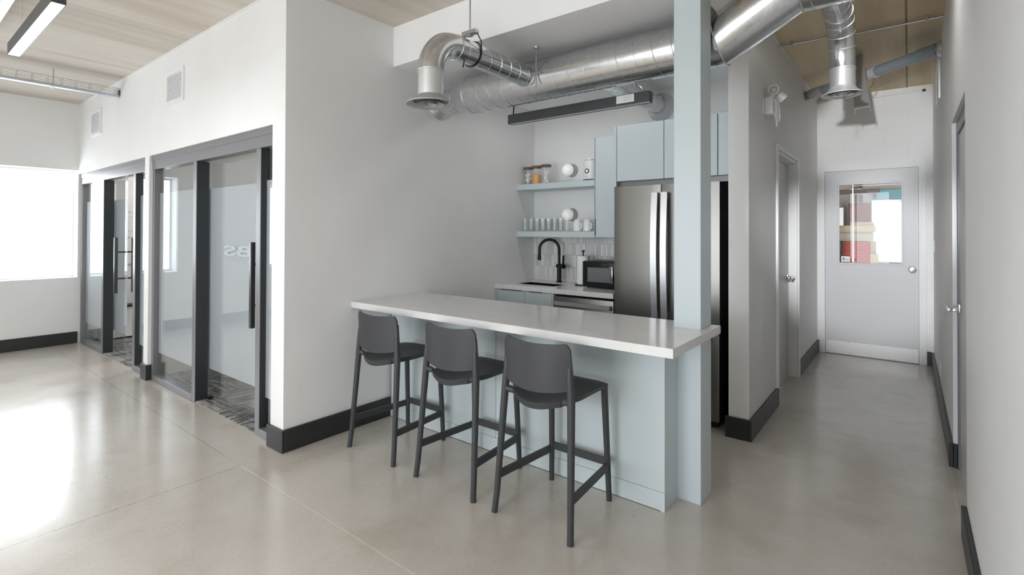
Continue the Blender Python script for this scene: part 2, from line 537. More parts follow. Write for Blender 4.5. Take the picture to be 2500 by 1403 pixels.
# ------------------------------------------------------------------ mesh builder
class B:
    def __init__(s):
        s.bm = bmesh.new()

    def box(s, lo, hi, bev=0.0, seg=2):
        lo, hi = [min(a, b) for a, b in zip(lo, hi)], [max(a, b) for a, b in zip(lo, hi)]
        r = bmesh.ops.create_cube(s.bm, size=1)
        vs = r['verts']
        for v in vs:
            v.co = Vector([lo[i] + (v.co[i] + 0.5) * (hi[i] - lo[i]) for i in range(3)])
        if bev > 0:
            es = list({e for v in vs for e in v.link_edges})
            bmesh.ops.bevel(s.bm, geom=es, offset=bev, segments=seg, profile=0.5, affect='EDGES')
        return s

    def obox(s, center, size, ax, ay, bev=0.0):
        """oriented box: ax, ay = local x, y axes"""
        ax = Vector(ax).normalized()
        ay = Vector(ay)
        ay = (ay - ax * ay.dot(ax)).normalized()
        az = ax.cross(ay)
        r = bmesh.ops.create_cube(s.bm, size=1)
        vs = r['verts']
        for v in vs:
            v.co = Vector(center) + ax * v.co.x * size[0] + ay * v.co.y * size[1] + az * v.co.z * size[2]
        if bev > 0:
            es = list({e for v in vs for e in v.link_edges})
            bmesh.ops.bevel(s.bm, geom=es, offset=bev, segments=2, profile=0.5, affect='EDGES')
        return s

    def prism(s, pts, z0, z1, axes=(0, 1, 2)):
        """polygon pts in axes[0],axes[1]; extruded along axes[2]"""
        def mk(p, z):
            c = [0, 0, 0]
            c[axes[0]], c[axes[1]], c[axes[2]] = p[0], p[1], z
            return s.bm.verts.new(c)
        a = [mk(p, z0) for p in pts]
        b = [mk(p, z1) for p in pts]
        fs = [s.bm.faces.new(a), s.bm.faces.new(b)]
        n = len(pts)
        for i in range(n):
            fs.append(s.bm.faces.new((a[i], a[(i + 1) % n], b[(i + 1) % n], b[i])))
        bmesh.ops.recalc_face_normals(s.bm, faces=fs)
        return s

    def sweep(s, pts, r, n=16, cap=True, rect=None, up=None, closed=False):
        pts = [Vector(p) for p in pts]
        k = len(pts)
        rs = r if isinstance(r, (list, tuple)) else [r] * k
        rings = []
        nrm = None
        for i in range(k):
            if closed:
                tg = (pts[(i + 1) % k] - pts[i - 1]).normalized()
            elif i == 0:
                tg = (pts[1] - pts[0]).normalized()
            elif i == k - 1:
                tg = (pts[-1] - pts[-2]).normalized()
            else:
                tg = ((pts[i + 1] - pts[i]).normalized() + (pts[i] - pts[i - 1]).normalized()).normalized()
            if nrm is None:
                ref = Vector(up) if up else (Vector((0, 0, 1)) if abs(tg.z) < 0.95 else Vector((1, 0, 0)))
                nrm = (ref - tg * ref.dot(tg)).normalized()
            else:
                nrm = (nrm - tg * nrm.dot(tg)).normalized()
            bn = tg.cross(nrm)
            ring = []
            if rect:
                w, h = rect
                for (a, b) in ((-w / 2, -h / 2), (w / 2, -h / 2), (w / 2, h / 2), (-w / 2, h / 2)):
                    ring.append(s.bm.verts.new(pts[i] + bn * a + nrm * b))
            else:
                for j in range(n):
                    a = 2 * math.pi * j / n
                    ring.append(s.bm.verts.new(pts[i] + (nrm * math.cos(a) + bn * math.sin(a)) * rs[i]))
            rings.append(ring)
        m = len(rings[0])
        fs = []
        for i in range(k if closed else k - 1):
            A, C = rings[i], rings[(i + 1) % k]
            for j in range(m):
                fs.append(s.bm.faces.new((A[j], A[(j + 1) % m], C[(j + 1) % m], C[j])))
        if cap and not closed:
            fs.append(s.bm.faces.new(rings[0]))
            fs.append(s.bm.faces.new(rings[-1]))
        bmesh.ops.recalc_face_normals(s.bm, faces=fs)
        return s

    def cyl(s, p0, p1, r, n=24):
        return s.sweep([p0, p1], r, n)

    def lathe(s, prof, origin=(0, 0, 0), axis=(0, 0, 1), n=32, closed=False):
        o = Vector(origin)
        q = Vector(axis).normalized().to_track_quat('Z', 'Y')
        rings = []
        for (r, z) in prof:
            if r < 1e-6:
                rings.append([s.bm.verts.new(o + q @ Vector((0, 0, z)))])
            else:
                rings.append([s.bm.verts.new(o + q @ Vector((r * math.cos(2 * math.pi * j / n), r * math.sin(2 * math.pi * j / n), z))) for j in range(n)])
        fs = []
        seq = list(zip(rings, rings[1:]))
        if closed:
            seq.append((rings[-1], rings[0]))
        for A, C in seq:
            for j in range(n):
                a0, a1 = A[j % len(A)], A[(j + 1) % len(A)]
                c0, c1 = C[j % len(C)], C[(j + 1) % len(C)]
                vs = []
                for v in (a0, a1, c1, c0):
                    if v not in vs:
                        vs.append(v)
                if len(vs) > 2:
                    fs.append(s.bm.faces.new(vs))
        bmesh.ops.recalc_face_normals(s.bm, faces=fs)
        return s

    def sphere(s, c, r, u=32, v=20):
        bmesh.ops.create_uvsphere(s.bm, u_segments=u, v_segments=v, radius=r, matrix=Matrix.Translation(c))
        return s

    def ring(s, c, axis, R, r, n=40, m=8):
        q = Vector(axis).normalized().to_track_quat('Z', 'Y')
        pts = [Vector(c) + q @ Vector((R * math.cos(2 * math.pi * i / n), R * math.sin(2 * math.pi * i / n), 0)) for i in range(n)]
        return s.sweep(pts, r, m, closed=True, up=q @ Vector((0, 0, 1)))

    def helix(s, p0, p1, R, pitch, r=0.002, per=28, phase=0.0):
        p0, p1 = Vector(p0), Vector(p1)
        ax = (p1 - p0)
        L = ax.length
        ax.normalize()
        ref = Vector((0, 0, 1)) if abs(ax.z) < 0.9 else Vector((1, 0, 0))
        u = (ref - ax * ref.dot(ax)).normalized()
        w = ax.cross(u)
        n = int(L / pitch * per)
        pts = []
        for i in range(n + 1):
            a = 2 * math.pi * i / per + phase
            pts.append(p0 + ax * (L * i / n) + (u * math.cos(a) + w * math.sin(a)) * R)
        return s.sweep(pts, r, 5)


def link(name, bm, material, parent=None, off=None, ang=35):
    if off is not None:
        bmesh.ops.translate(bm, verts=bm.verts, vec=-Vector(off))
    me = bpy.data.meshes.new(name)
    bm.to_mesh(me)
    bm.free()
    me.materials.append(material)
    me.shade_smooth()
    me.set_sharp_from_angle(angle=math.radians(ang))
    o = bpy.data.objects.new(name, me)
    COL.objects.link(o)
    if parent is not None:
        o.parent = parent
    return o


def islands(bm):
    """one bmesh per loose piece"""
    seen, out = set(), []
    for v in bm.verts:
        v.index = -1
    bm.verts.index_update()
    for v0 in bm.verts:
        if v0 in seen:
            continue
        st, comp = [v0], []
        seen.add(v0)
        while st:
            v = st.pop()
            comp.append(v)
            for e in v.link_edges:
                w = e.other_vert(v)
                if w not in seen:
                    seen.add(w)
                    st.append(w)
        nb = bmesh.new()
        mp = {v: nb.verts.new(v.co) for v in comp}
        fs = {f for v in comp for f in v.link_faces}
        for f in fs:
            nb.faces.new([mp[v] for v in f.verts])
        bmesh.ops.recalc_face_normals(nb, faces=nb.faces)
        out.append(nb)
    bm.free()
    return out


class Thing:
    """an Empty at a thing's base; parts are given in world coordinates"""
    def __init__(s, name, loc, label, cat, group=None, kind=None):
        s.loc = Vector(loc)
        s.o = bpy.data.objects.new(name, None)
        s.o.empty_display_size = 0.05
        s.o.location = loc
        COL.objects.link(s.o)
        if kind:
            s.o['kind'] = kind
        if label:
            s.o['label'] = label
        if cat:
            s.o['category'] = cat
        if group:
            s.o['group'] = group

    def part(s, name, b, m, parent=None, label=None, ang=35, split=False):
        if split:
            last = None
            for bm in islands(b.bm):
                w = B()
                w.bm.free()
                w.bm = bm
                last = s.part(name, w, m, parent, label, ang)
            return last
        o = link(name, b.bm, M[m] if isinstance(m, str) else m, parent or s.o, s.loc, ang)
        if label:
            o['label'] = label
        return o


def single(name, b, m, label, cat, group=None, loc=None, ang=35):
    o = link(name, b.bm, M[m] if isinstance(m, str) else m, None, loc, ang)
    if loc is not None:
        o.location = loc
    o['label'] = label
    o['category'] = cat
    if group:
        o['group'] = group
    return o


def struct(name, b, m, label=None, cat=None):
    o = link(name, b.bm, M[m] if isinstance(m, str) else m)
    o['kind'] = 'structure'
    if label:
        o['label'] = label
    if cat:
        o['category'] = cat
    return o


def clone(root, loc, label, rot=None):
    r = root.copy()
    COL.objects.link(r)
    r.location = loc
    if rot is not None:
        r.rotation_euler = (0, 0, rot)
    r['label'] = label
    for ch in list(root.children):
        c = ch.copy()
        COL.objects.link(c)
        c.parent = r
        for g in ch.children:
            d = g.copy()
            COL.objects.link(d)
            d.parent = c
    return r


def text_bm(txt, size, mirror=False, ext=0.001):
    cu = bpy.data.curves.new('lettering', 'FONT')
    cu.body = txt
    cu.size = size
    cu.extrude = ext
    cu.offset = size * 0.02
    cu.align_x = 'CENTER'
    ob = bpy.data.objects.new('lettering', cu)
    COL.objects.link(ob)
    dg = bpy.context.evaluated_depsgraph_get()
    me = bpy.data.meshes.new_from_object(ob.evaluated_get(dg))
    bm = bmesh.new()
    bm.from_mesh(me)
    bpy.data.objects.remove(ob)
    bpy.data.curves.remove(cu)
    bpy.data.meshes.remove(me)
    return bm


ZC = 3.175      # ceiling height
XL = -8.72      # exterior wall, room face
XG = -3.335     # grey wall face
XR = 0.222      # right wall face
YG = 1.76       # office front face
YB = 4.674      # kitchen back wall
YF = 7.42       # corridor end wall
CZ = 0.962      # counter top

# ------------------------------------------------------------------ setting
struct('floor', B().box((-9.1, -5.4, -0.12), (0.6, 7.62, 0)), 'floor', 'polished warm grey concrete floor with saw-cut joints', 'floor')
struct('floor_office', B().box((XL, 1.885, 0.0005), (-3.46, YB, 0.007)), 'carpet', 'grey patterned carpet tiles in the offices', 'floor')
struct('ceiling_hall', B().box((-0.98, 2.69, ZC), (0.6, 7.62, ZC + 0.15)), 'ceiling_hall', 'bare tan concrete plank ceiling over the corridor', 'ceiling')
struct('trim_1', B().box((-0.9045, 3.93, ZC - .011), (-0.894, YF - .001, ZC - .0005)), 'trim', 'white caulk line along the corridor ceiling', 'trim')
struct('trim_2', B().box((XL + .001, YG - .012, ZC - .012), (XG, YG - .0005, ZC - .0005)), 'trim', 'white bead along the top of the office wall', 'trim')
struct('ceiling', B().box((-9.1, -5.4, ZC), (0.6, 2.69, ZC + 0.15)).box((-9.1, 2.69, ZC), (-0.98, 7.62, ZC + 0.15)), 'ceiling', 'bare formed concrete ceiling with pale and tan bands', 'ceiling')
struct('ceiling_soffit', B().box((XG, 2.675, 2.849), (-0.925, YB, ZC - 0.001)), 'soffit', 'white dropped soffit over the kitchen', 'ceiling')

# exterior left wall with windows
b = B()
ys = [-5.4]
for (a0, a1, z0, z1) in sorted(LEFT_WINDOWS):
    b.box((-9.0, ys[-1], 0), (XL, a0, ZC))
    b.box((-9.0, a0, 0), (XL, a1, z0))
    b.box((-9.0, a0, z1), (XL, a1, ZC))
    ys.append(a1)
b.box((-9.0, ys[-1], 0), (XL, 4.8, ZC))
struct('wall_left', b, 'wall', 'white exterior wall with the big bright window', 'wall')
# south wall (behind the camera)
b = B()
xs = [-9.0]
for (a0, a1, z0, z1) in SOUTH_WINDOWS:
    b.box((xs[-1], -5.2, 0), (a0, -5.0, ZC))
    b.box((a0, -5.2, 0), (a1, -5.0, z0))
    b.box((a0, -5.2, z1), (a1, -5.0, ZC))
    xs.append(a1)
b.box((xs[-1], -5.2, 0), (0.5, -5.0, ZC))
struct('wall_south', b, 'wall')
# office front
b = B()
b.box((XL, YG, 2.243), (XG - 0.0005, 1.88, ZC))
b.box((-6.125, YG, 0), (-6.0, 1.88, 2.243))
b.box((-3.51, YG, 0), (XG - 0.0005, 1.88, 2.243))
struct('wall_office_front', b, 'wall', 'white wall with two glazed office openings', 'wall')
struct('wall_kitchen_left', B().box((-3.45, 1.8805, 0), (XG, 4.80, ZC)), 'wall', 'light grey side wall of the kitchen nook', 'wall')
struct('wall_kitchen_back', B().box((XG, YB, 0), (-1.045, 4.80, ZC)), 'wall', 'white back wall behind the shelves', 'wall')
b = B()
b.box((-1.045, 3.925, 0), (-0.905, 4.90, ZC))
b.box((-1.045, 4.90, 2.235), (-0.905, 5.97, ZC))
b.box((-1.045, 5.97, 0), (-0.905, YF, ZC))
struct('wall_hall_left', b, 'wall', 'grey-white left wall of the corridor', 'wall')
b = B()
b.box((-1.3, YF, 0), (-0.80, 7.6, ZC))
b.box((0.075, YF, 0), (0.5, 7.6, ZC))
b.box((-0.80, YF, 2.24), (0.075, 7.6, ZC))
struct('wall_hall_end', b, 'block', 'white painted block wall at the corridor end', 'wall')
b = B()
b.box((XR, -5.2, 0), (0.5, 3.35, ZC))
b.box((XR, 3.35, 2.2), (0.5, 4.31, ZC))
b.box((XR, 4.31, 0), (0.5, 7.6, ZC))
struct('wall_right', b, 'wall', 'white right wall with a recessed doorway', 'wall')
# offices
b = B()
b.box((-6.12, 1.8805, 0.007), (-6.05, YB, ZC))
struct('wall_office_partition', b, 'officewall')
struct('wall_office_back', B().box((XL, YB, 0), (-3.45, 4.8, ZC)), 'officewall')
# backsplash tiles and quartz upstand
struct('wall_backsplash', B().box((XG + 0.001, YB - 0.008, 0.993), (-2.004, YB - 0.0005, 1.4415)), 'tile', 'white and grey vertical stick tile backsplash', 'backsplash')

# square column
struct('wall_column', B().box((-1.05, 2.835, 0), (-0.9, 3.02, ZC), 0.002, 1), 'cabinet', 'square blue-grey post rising through the bar top', 'column')

# baseboards
H = 0.152
T_ = 0.02


def base(name, segs):
    b = B()
    for lo, hi in segs:
        b.box((lo[0], lo[1], 0.0005), (hi[0], hi[1], H), 0.003, 1)
    struct(name, b, 'base', 'charcoal baseboard')


base('baseboard_left', [((XL, -4.98), (XL + T_, YG - 0.001))])
base('baseboard_office_front', [((-6.145, YG - T_), (-5.985, YG - 0.0005)), ((-3.53, YG - T_), (XG + T_, YG - 0.0005)), ((-5.9995, YG - 0.0005), (-5.985, 1.82)), ])
base('baseboard_kitchen_left', [((XG + 0.0005, YG), (XG + T_, 2.648))])
base('baseboard_hall_left', [((-0.9045, 3.905), (-0.885, 4.89)), ((-1.065, 3.905), (-0.905, 3.9245)), ((-0.9045, 5.985), (-0.885, YF - 0.001))])
base('baseboard_hall_end', [((-0.8848, YF - T_), (-0.862, YF - 0.0005)), ((0.137, YF - T_), (0.2, YF - 0.0005))])
base('baseboard_right', [((0.2, 4.30), (XR - 0.0005, YF - T_ - 0.001)), ((0.2, -4.98), (XR - 0.0005, 3.36)), ((XR, 4.30 - 0.008), (0.2425, 4.3095))])

# ------------------------------------------------------------------ windows
def window(n, axis, a0, a1, z0, z1, label=None):
    t = Thing('window_%d' % n, (0, 0, 0), label, 'window' if label else None, kind='structure')
    fr, pn = B(), B()
    w = 0.03
    if axis == 'x':
        x0, x1 = -8.985, -8.955
        for lo, hi in (((a0, z0), (a1, z0 + w)), ((a0, z1 - w), (a1, z1)), ((a0, z0 + w), (a0 + w, z1 - w)), ((a1 - w, z0 + w), (a1, z1 - w))):
            fr.box((x0, lo[0] + .0005, lo[1] + .0005), (x1, hi[0] - .0005, hi[1] - .0005))
        pn.box((-8.973, a0 + w, z0 + w), (-8.967, a1 - w, z1 - w))
    else:
        for lo, hi in (((a0, z0), (a1, z0 + w)), ((a0, z1 - w), (a1, z1)), ((a0, z0 + w), (a0 + w, z1 - w)), ((a1 - w, z0 + w), (a1, z1 - w)), (((a0 + a1) / 2 - w / 2, z0 + w), ((a0 + a1) / 2 + w / 2, z1 - w))):
            fr.box((lo[0] + .0005, -5.19, lo[1] + .0005), (hi[0] - .0005, -5.15, hi[1] - .0005))
        pn.box((a0 + w, -5.173, z0 + w), (a1 - w, -5.167, z1 - w))
    t.part('frame', fr, 'trim')
    t.part('pane', pn, 'thin_glass')


nw = 1
for w_ in LEFT_WINDOWS:
    window(nw, 'x', *w_, label='bright overexposed window in the white left wall' if nw == 1 else None)
    nw += 1
for w_ in SOUTH_WINDOWS:
    window(nw, 'y', *w_)
    nw += 1

# ------------------------------------------------------------------ office glazing
def glazing(n, xa, xb, post_a, post_b, label):
    """storefront frame: opening xa..xb, posts at x = post_a and post_b (left edges)"""
    t = Thing('window_%d' % n, (xa, 1.8, 0), label, 'glass partition', kind='structure')
    y0, y1 = 1.79, 1.865
    h = B()
    h.box((xa + .001, y0 - .005, 2.105), (xb - .001, y1 + .005, 2.2425), 0.002, 1)
    h.box((xa + .001, y0 - .012, 2.19), (xb - .001, y0 - .004, 2.2425))
    t.part('header_track', h, 'frame')
    t.part('jamb', B().box((xa + .001, y0, 0.001), (xa + .06, y1, 2.105)), 'frame')
    for p in (post_a, post_b):
        t.part('post', B().box((p, y0 - .002, 0.001), (p + .065, y1 + .03, 2.1045), 0.002, 1), 'frame')
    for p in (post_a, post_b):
        t.part('side_shade_plate', B().box((p + .0651, y0 + .004, 0.006), (p + .0675, y1 + .026, 2.104)), 'side_shade')  # thin black plates that paint the shade on the posts' right sides
    t.part('sill', B().box((xa + .06, y0 - .004, 0.001), (post_a - .0005, y1, 0.055), 0.002, 1), 'frame')
    t.part('sill', B().box((post_b + .0677, y0 - .004, 0.001), (xb - .001, y1, 0.055), 0.002, 1), 'frame')
    for (p0, p1) in ((xa + .06, post_a), (post_b + .065, xb - .001)):
        t.part('pane', B().box((p0 + .003, 1.824, 0.056), (p1 - .0005, 1.834, 2.1045)), 'glass')
        t.part('frosted_band', B().box((p0 + .003, 1.835, 0.27), (p1 - .0005, 1.8365, 1.87)), 'frost', label='frosted privacy film')
    t.part('threshold', B().box((post_a + .066, 1.80, 0.0008), (post_b - .001, 1.875, 0.008)), 'carpet')
    return t


g1 = glazing(7, -6.0, -3.51, -4.97, -3.805, 'near office glass partition with grey frame, closest to the grey wall')
g2 = glazing(8, XL + .001, -6.125, -7.745, -6.58, 'far office glass partition with grey frame, beside the bright window wall')


def slider(n, x0, x1, hx, label, cat='sliding door'):
    t = Thing('door_%d' % n, (x0, 1.875, 0), label, cat, kind='structure')
    ya, yb = 1.8965, 1.9065
    t.part('pane', B().box((x0, ya, 0.018), (x1, yb, 2.14)), 'glass')
    t.part('frosted_band', B().box((x0 + .002, yb + .001, 0.27), (x1 - .002, yb + .0025, 1.87)), 'frost', label='frosted privacy film')
    for yy in (1.815, 1.985):
        t.part('pull_handle', B().box((hx - .017, yy - .017, 0.76), (hx + .017, yy + .017, 1.41), 0.004), 'handle')
    s = B()
    for z in (0.93, 1.24):
        s.cyl((hx, 1.8325, z), (hx, 1.9675, z), 0.010, 14)
    t.part('handle_standoff', s, 'handle', split=True)
    t.part('floor_guide', B().box((x0 + .06, 1.885, 0.0085), (x0 + .10, 1.92, 0.03), 0.003), 'black')
    return t


d4 = slider(4, -4.955, -3.76, -3.915, 'closed frosted sliding glass door of the near office')
d5 = slider(5, -8.38, -7.215, -7.29, 'frosted sliding glass door of the far office, slid part open')
# mirrored lettering on the near door film, seen from its back
LX0, LX1, LZ0, LZ1 = -4.605, -4.10, 1.285, 1.372
bm = text_bm('BS', 0.15)
lx_ = [v.co.x for v in bm.verts]
ly_ = [v.co.y for v in bm.verts]
for v in bm.verts:
    x, y, z = v.co
    u = (x - min(lx_)) / (max(lx_) - min(lx_))
    w = (y - min(ly_)) / (max(ly_) - min(ly_))
    v.co = Vector((LX1 - u * (LX1 - LX0), 1.8948 + z * 0.2, LZ0 + w * (LZ1 - LZ0)))
bmesh.ops.recalc_face_normals(bm, faces=bm.faces)
o = link('lettering', bm, M['frost_mark'], d4.o, d4.loc)
o['label'] = 'pale mirrored BS letters'
b = B()
x = LX0 + .02
for wl in (0.014, 0.036, 0.036, 0.040, 0.040, 0.030, 0.038, 0.044, 0.036, 0.018):
    z_, h_ = LZ0 - .045, .030
    b.box((x, 1.8946, z_), (x + 0.008, 1.8950, z_ + h_))
    if wl > 0.02:
        b.box((x + wl - 0.008, 1.8946, z_), (x + wl, 1.8950, z_ + h_))
        zz = z_ if random.random() < .5 else z_ + h_ - 0.007
        b.box((x, 1.8946, zz), (x + wl, 1.8950, zz + 0.007))
    x += wl + 0.014
d4.part('small_lettering', b, 'frost_mark')

# far office furnishing seen through the open door
t = Thing('whiteboard', (XL, 2.9, 1.0), 'whiteboard with faint writing on the far office wall, seen through the open sliding door', 'whiteboard')
t.part('board', B().box((XL + .001, 2.0, 1.02), (XL + .02, 4.2, 2.2)), 'whiteboard')
b = B()
for (z, segs) in ((1.74, 9), (1.68, 1), (1.47, 7), (1.38, 5)):
    yy = 2.22
    for k in range(segs):
        L = 0.5 if segs == 1 else random.uniform(.02, .05)
        b.box((XL + .0201, yy, z + random.uniform(0, .01)), (XL + .0212, yy + L, z + (.006 if segs == 1 else random.uniform(.008, .03))))
        yy += L + .02
t.part('writing', b, 'greyline', split=True)
t = Thing('low_cabinet', (-8.6, 2.9, 0.007), 'low white cabinet with a black top edge under the far office whiteboard', 'cabinet')
t.part('body', B().box((XL + .003, 1.95, 0.03), (-8.52, 4.0, 0.44)), 'whiteboard')
t.part('top', B().box((XL + .003, 1.945, 0.44), (-8.50, 4.01, 0.462)), 'black')
t.part('toe_kick', B().box((XL + .003, 1.96, 0.0075), (-8.54, 3.99, 0.03)), 'black')
# near office furnishing behind the frosted glass
t = Thing('sideboard', (-5.5, 3.9, 0.007), 'tan wooden sideboard low behind the near office glass', 'cabinet')
t.part('body', B().box((-6.0, 3.7, 0.06), (-4.6, 4.2, 0.72), 0.004), 'pine')
t.part('plinth', B().box((-5.95, 3.75, 0.0075), (-4.65, 4.15, 0.06)), 'black')
for nm, (lx, ly) in (('ceiling_fill_light', (-7.4, 3.1)), ('ceiling_fill_light', (-4.8, 3.1))):  # lights added to brighten the office interiors
    far = lx < -6
    t = Thing('office_fill_light', (lx, ly, ZC), 'added flat square fill light inside the %s office' % ('far' if far else 'near'), 'ceiling light')
    t.part('frame', B().box((lx - .32, ly - .32, ZC - .05), (lx + .32, ly + .32, ZC - .001)), 'white')
    t.part('lens', B().box((lx - .3, ly - .3, ZC - .056), (lx + .3, ly + .3, ZC - .0505)), 'led')
    area('office_fill_lamp', (lx, ly, ZC - .075), .6, .6, 32 if far else 11, (0, 0, -1), (1, .985, .965))

# ------------------------------------------------------------------ doors
# door_1: far steel door with window
t = Thing('door_1', (-0.36, YF, 0), 'pale grey steel door with a window at the corridor end', 'door', kind='structure')
fr = B()
for lo, hi in (((-0.905, 0.001), (-0.822, 2.335)), ((0.094, 0.001), (0.160, 2.335)), ((-0.822, 2.246), (0.094, 2.335))):
    fr.box((lo[0], YF - .022, lo[1]), (hi[0], YF - .0005, hi[1]))
for lo, hi in (((-0.8495, 0.001), (-0.822, 2.273)), ((0.094, 0.001), (0.12, 2.273)), ((-0.822, 2.2462), (0.094, 2.273))):
    fr.box((lo[0], YF - .034, lo[1]), (hi[0], YF - .022, hi[1]))
t.part('frame', fr, 'trim')
lf = B()
dx0, dx1, dz0, dz1 = -0.8182, 0.0902, 0.004, 2.2422
wx0, wx1, wz0, wz1 = -0.671, -0.059, 1.125, 2.078
yA, yB2 = YF - .028, YF - .0007
for lo, hi in (((dx0, dz0), (wx0, dz1)), ((wx1, dz0), (dx1, dz1)), ((wx0, dz0), (wx1, wz0)), ((wx0, wz1), (wx1, dz1))):
    lf.box((lo[0], yA, lo[1]), (hi[0], yB2, hi[1]))
leaf = t.part('leaf', lf, 'door')
t.part('threshold', B().box((-.7995, YF + .001, .0005), (.0745, YF + .07, .014)), 'black')  # bar added behind the leaf to block light leaking underneath
b = B()
for lo, hi in (((wx0 - .018, wz0 - .018), (wx1 + .018, wz0 + .004)), ((wx0 - .018, wz1 - .004), (wx1 + .018, wz1 + .018)), ((wx0 - .018, wz0 + .004), (wx0 + .004, wz1 - .004)), ((wx1 - .004, wz0 + .004), (wx1 + .018, wz1 - .004))):
    b.box((lo[0], yA - .006, lo[1]), (hi[0], yA - .0003, hi[1]), .002, 1)
t.part('glazing_bead', b, 'door')
pane = t.part('pane', B().box((wx0 + .001, YF - .016, wz0 + .001), (wx1 - .001, YF - .010, wz1 - .001)), 'thin_glass')
st = t.part('sticker', B().box((wx0 + .02, YF - .0175, wz0 + .012), (wx0 + .108, YF - .0163, wz0 + .078)), 'white', label='small white security sticker')
bm = text_bm('B', 0.05)
for v in bm.verts:
    x, y, z = v.co
    v.co = Vector((wx0 + .045 + x, YF - .0178 - z * .2, wz0 + .028 + y))
link('sticker_print', bm, M['copper'], st, t.loc)
b = B()
b.box((wx0 + .064, YF - .0182, wz0 + .042), (wx0 + .094, YF - .0177, wz0 + .048))
b.box((wx0 + .068, YF - .0182, wz0 + .028), (wx0 + .098, YF - .0177, wz0 + .034))
link('sticker_print', b.bm, M['teal'], st, t.loc)
kp = t.part('kick_plate', B().box((dx0 + .004, yA - .004, 0.012), (dx1 - .004, yA - .0005, 0.163), .001, 1), mat('white_kick_plate', (.90, .90, .91), .3), label='white metal kick plate')
b = B()
for i in range(5):
    for z in (0.024, 0.152):
        b.lathe([(0, -.003), (.006, -.002), (.007, 0)], (dx0 + .02 + i * .218, yA - .0042, z), (0, 1, 0), 10)
t.part('screw', b, 'zinc', kp, split=True)
b = B()
b.lathe([(0, 0), (.034, 0), (.034, -.006), (.020, -.010), (.014, -.030), (.030, -.042), (.034, -.058), (.026, -.070), (0, -.074)], (0.033, yA - .0005, 1.075), (0, 1, 0), 28)
t.part('door_knob', b, 'chrome')

# door_2: corridor side door, recessed in the left wall
t = Thing('door_2', (-0.98, 5.43, 0), 'grey flush door with a lever on the left side of the corridor', 'door', kind='structure')
t.part('leaf', B().box((-1.02, 4.93, 0.006), (-0.985, 5.935, 2.19)), 'hall_door')
c = B()
c.box((-0.9045, 4.865, 0.001), (-0.885, 4.905, 2.265), .002, 1)
c.box((-0.9045, 5.94, 0.001), (-0.885, 5.985, 2.265), .002, 1)
c.box((-0.9045, 4.905, 2.225), (-0.885, 5.94, 2.265), .002, 1)
t.part('casing', c, 'trim')
c = B()
c.box((-1.04, 4.901, 0.001), (-0.906, 4.925, 2.234))
c.box((-1.04, 5.94, 0.001), (-0.906, 5.969, 2.234))
c.box((-1.04, 4.925, 2.195), (-0.906, 5.94, 2.234))
t.part('jamb', c, 'trim')


def lever(t, x, y, z, sx, ly):
    """lever set on a leaf whose face is at x; sx = outward sign; lever points along ly"""
    b = B()
    b.box((x, y - .027, z - .027), (x + sx * .012, y + .027, z + .027), .003)
    b.cyl((x + sx * .012, y, z), (x + sx * .060, y, z), .011, 16)
    b.box((x + sx * .050, y - .012 * ly, z - .011), (x + sx * .070, y + .125 * ly, z + .011), .004)
    b.box((x + sx * .020, y + .105 * ly, z - .009), (x + sx * .045, y + .125 * ly, z + .009), .003)
    return t.part('lever_handle', b, 'chrome')


lever(t, -0.985, 5.85, 1.035, 1, -1)

# door_3: door in the right wall
t = Thing('door_3', (0.33, 3.83, 0), 'grey door deep in the right wall opening, seen edge on', 'door', kind='structure')
t.part('leaf', B().box((0.254, 3.395, 0.006), (0.292, 4.255, 2.115)), 'hall_door')
c = B()
c.box((0.243, 4.262, 0.001), (0.33, 4.3085, 2.198), .003, 1)
c.box((0.243, 3.351, 0.001), (0.33, 3.39, 2.198), .003, 1)
c.box((0.243, 3.39, 2.12), (0.33, 4.262, 2.198), .003, 1)
t.part('frame', c, mat('grey_door_frame', (.17, .175, .19), .35, .2))
lever(t, 0.254, 4.185, 1.03, -1, -1)

# ------------------------------------------------------------------ bar
t = Thing('bar_cabinet', (-2.2, 2.75, 0), 'pale blue-grey panelled bar base under the white countertop', 'bar')
t.part('carcass', B().box((XG + .021, 2.672, 0.0), (-1.052, 3.0, 0.9165)), 'cabinet')
t.part('panel', B().box((XG + .0215, 2.652, 0.10), (-2.212, 2.6715, 0.9165), .0015, 1), 'cabinet')
t.part('panel', B().box((-2.209, 2.652, 0.10), (-1.032, 2.6715, 0.9165), .0015, 1), 'cabinet')
t.part('end_panel', B().box((-1.0515, 2.672, 0.0), (-1.032, 2.8345, 0.9165), .001, 1), 'cabinet')
t.part('toe_board', B().prism([(XG + .0215, 0.004), (-1.052, 0.004), (-1.052, 0.0), (-1.030, 0.0), (-1.030, 0.100), (XG + .0215, 0.100)], 2.646, 2.6715, (0, 2, 1)), 'cabinet')
ct = B()
ct.prism([(XG + .002, 2.285), (-0.85, 2.285), (-0.85, 3.03), (-0.898, 3.03), (-0.898, 2.833), (-1.052, 2.833), (-1.052, 3.03), (XG + .002, 3.03)], 0.917, CZ)
single('bar_countertop', ct, 'quartz', 'long white quartz bar top running from the grey wall around the blue-grey post', 'countertop')

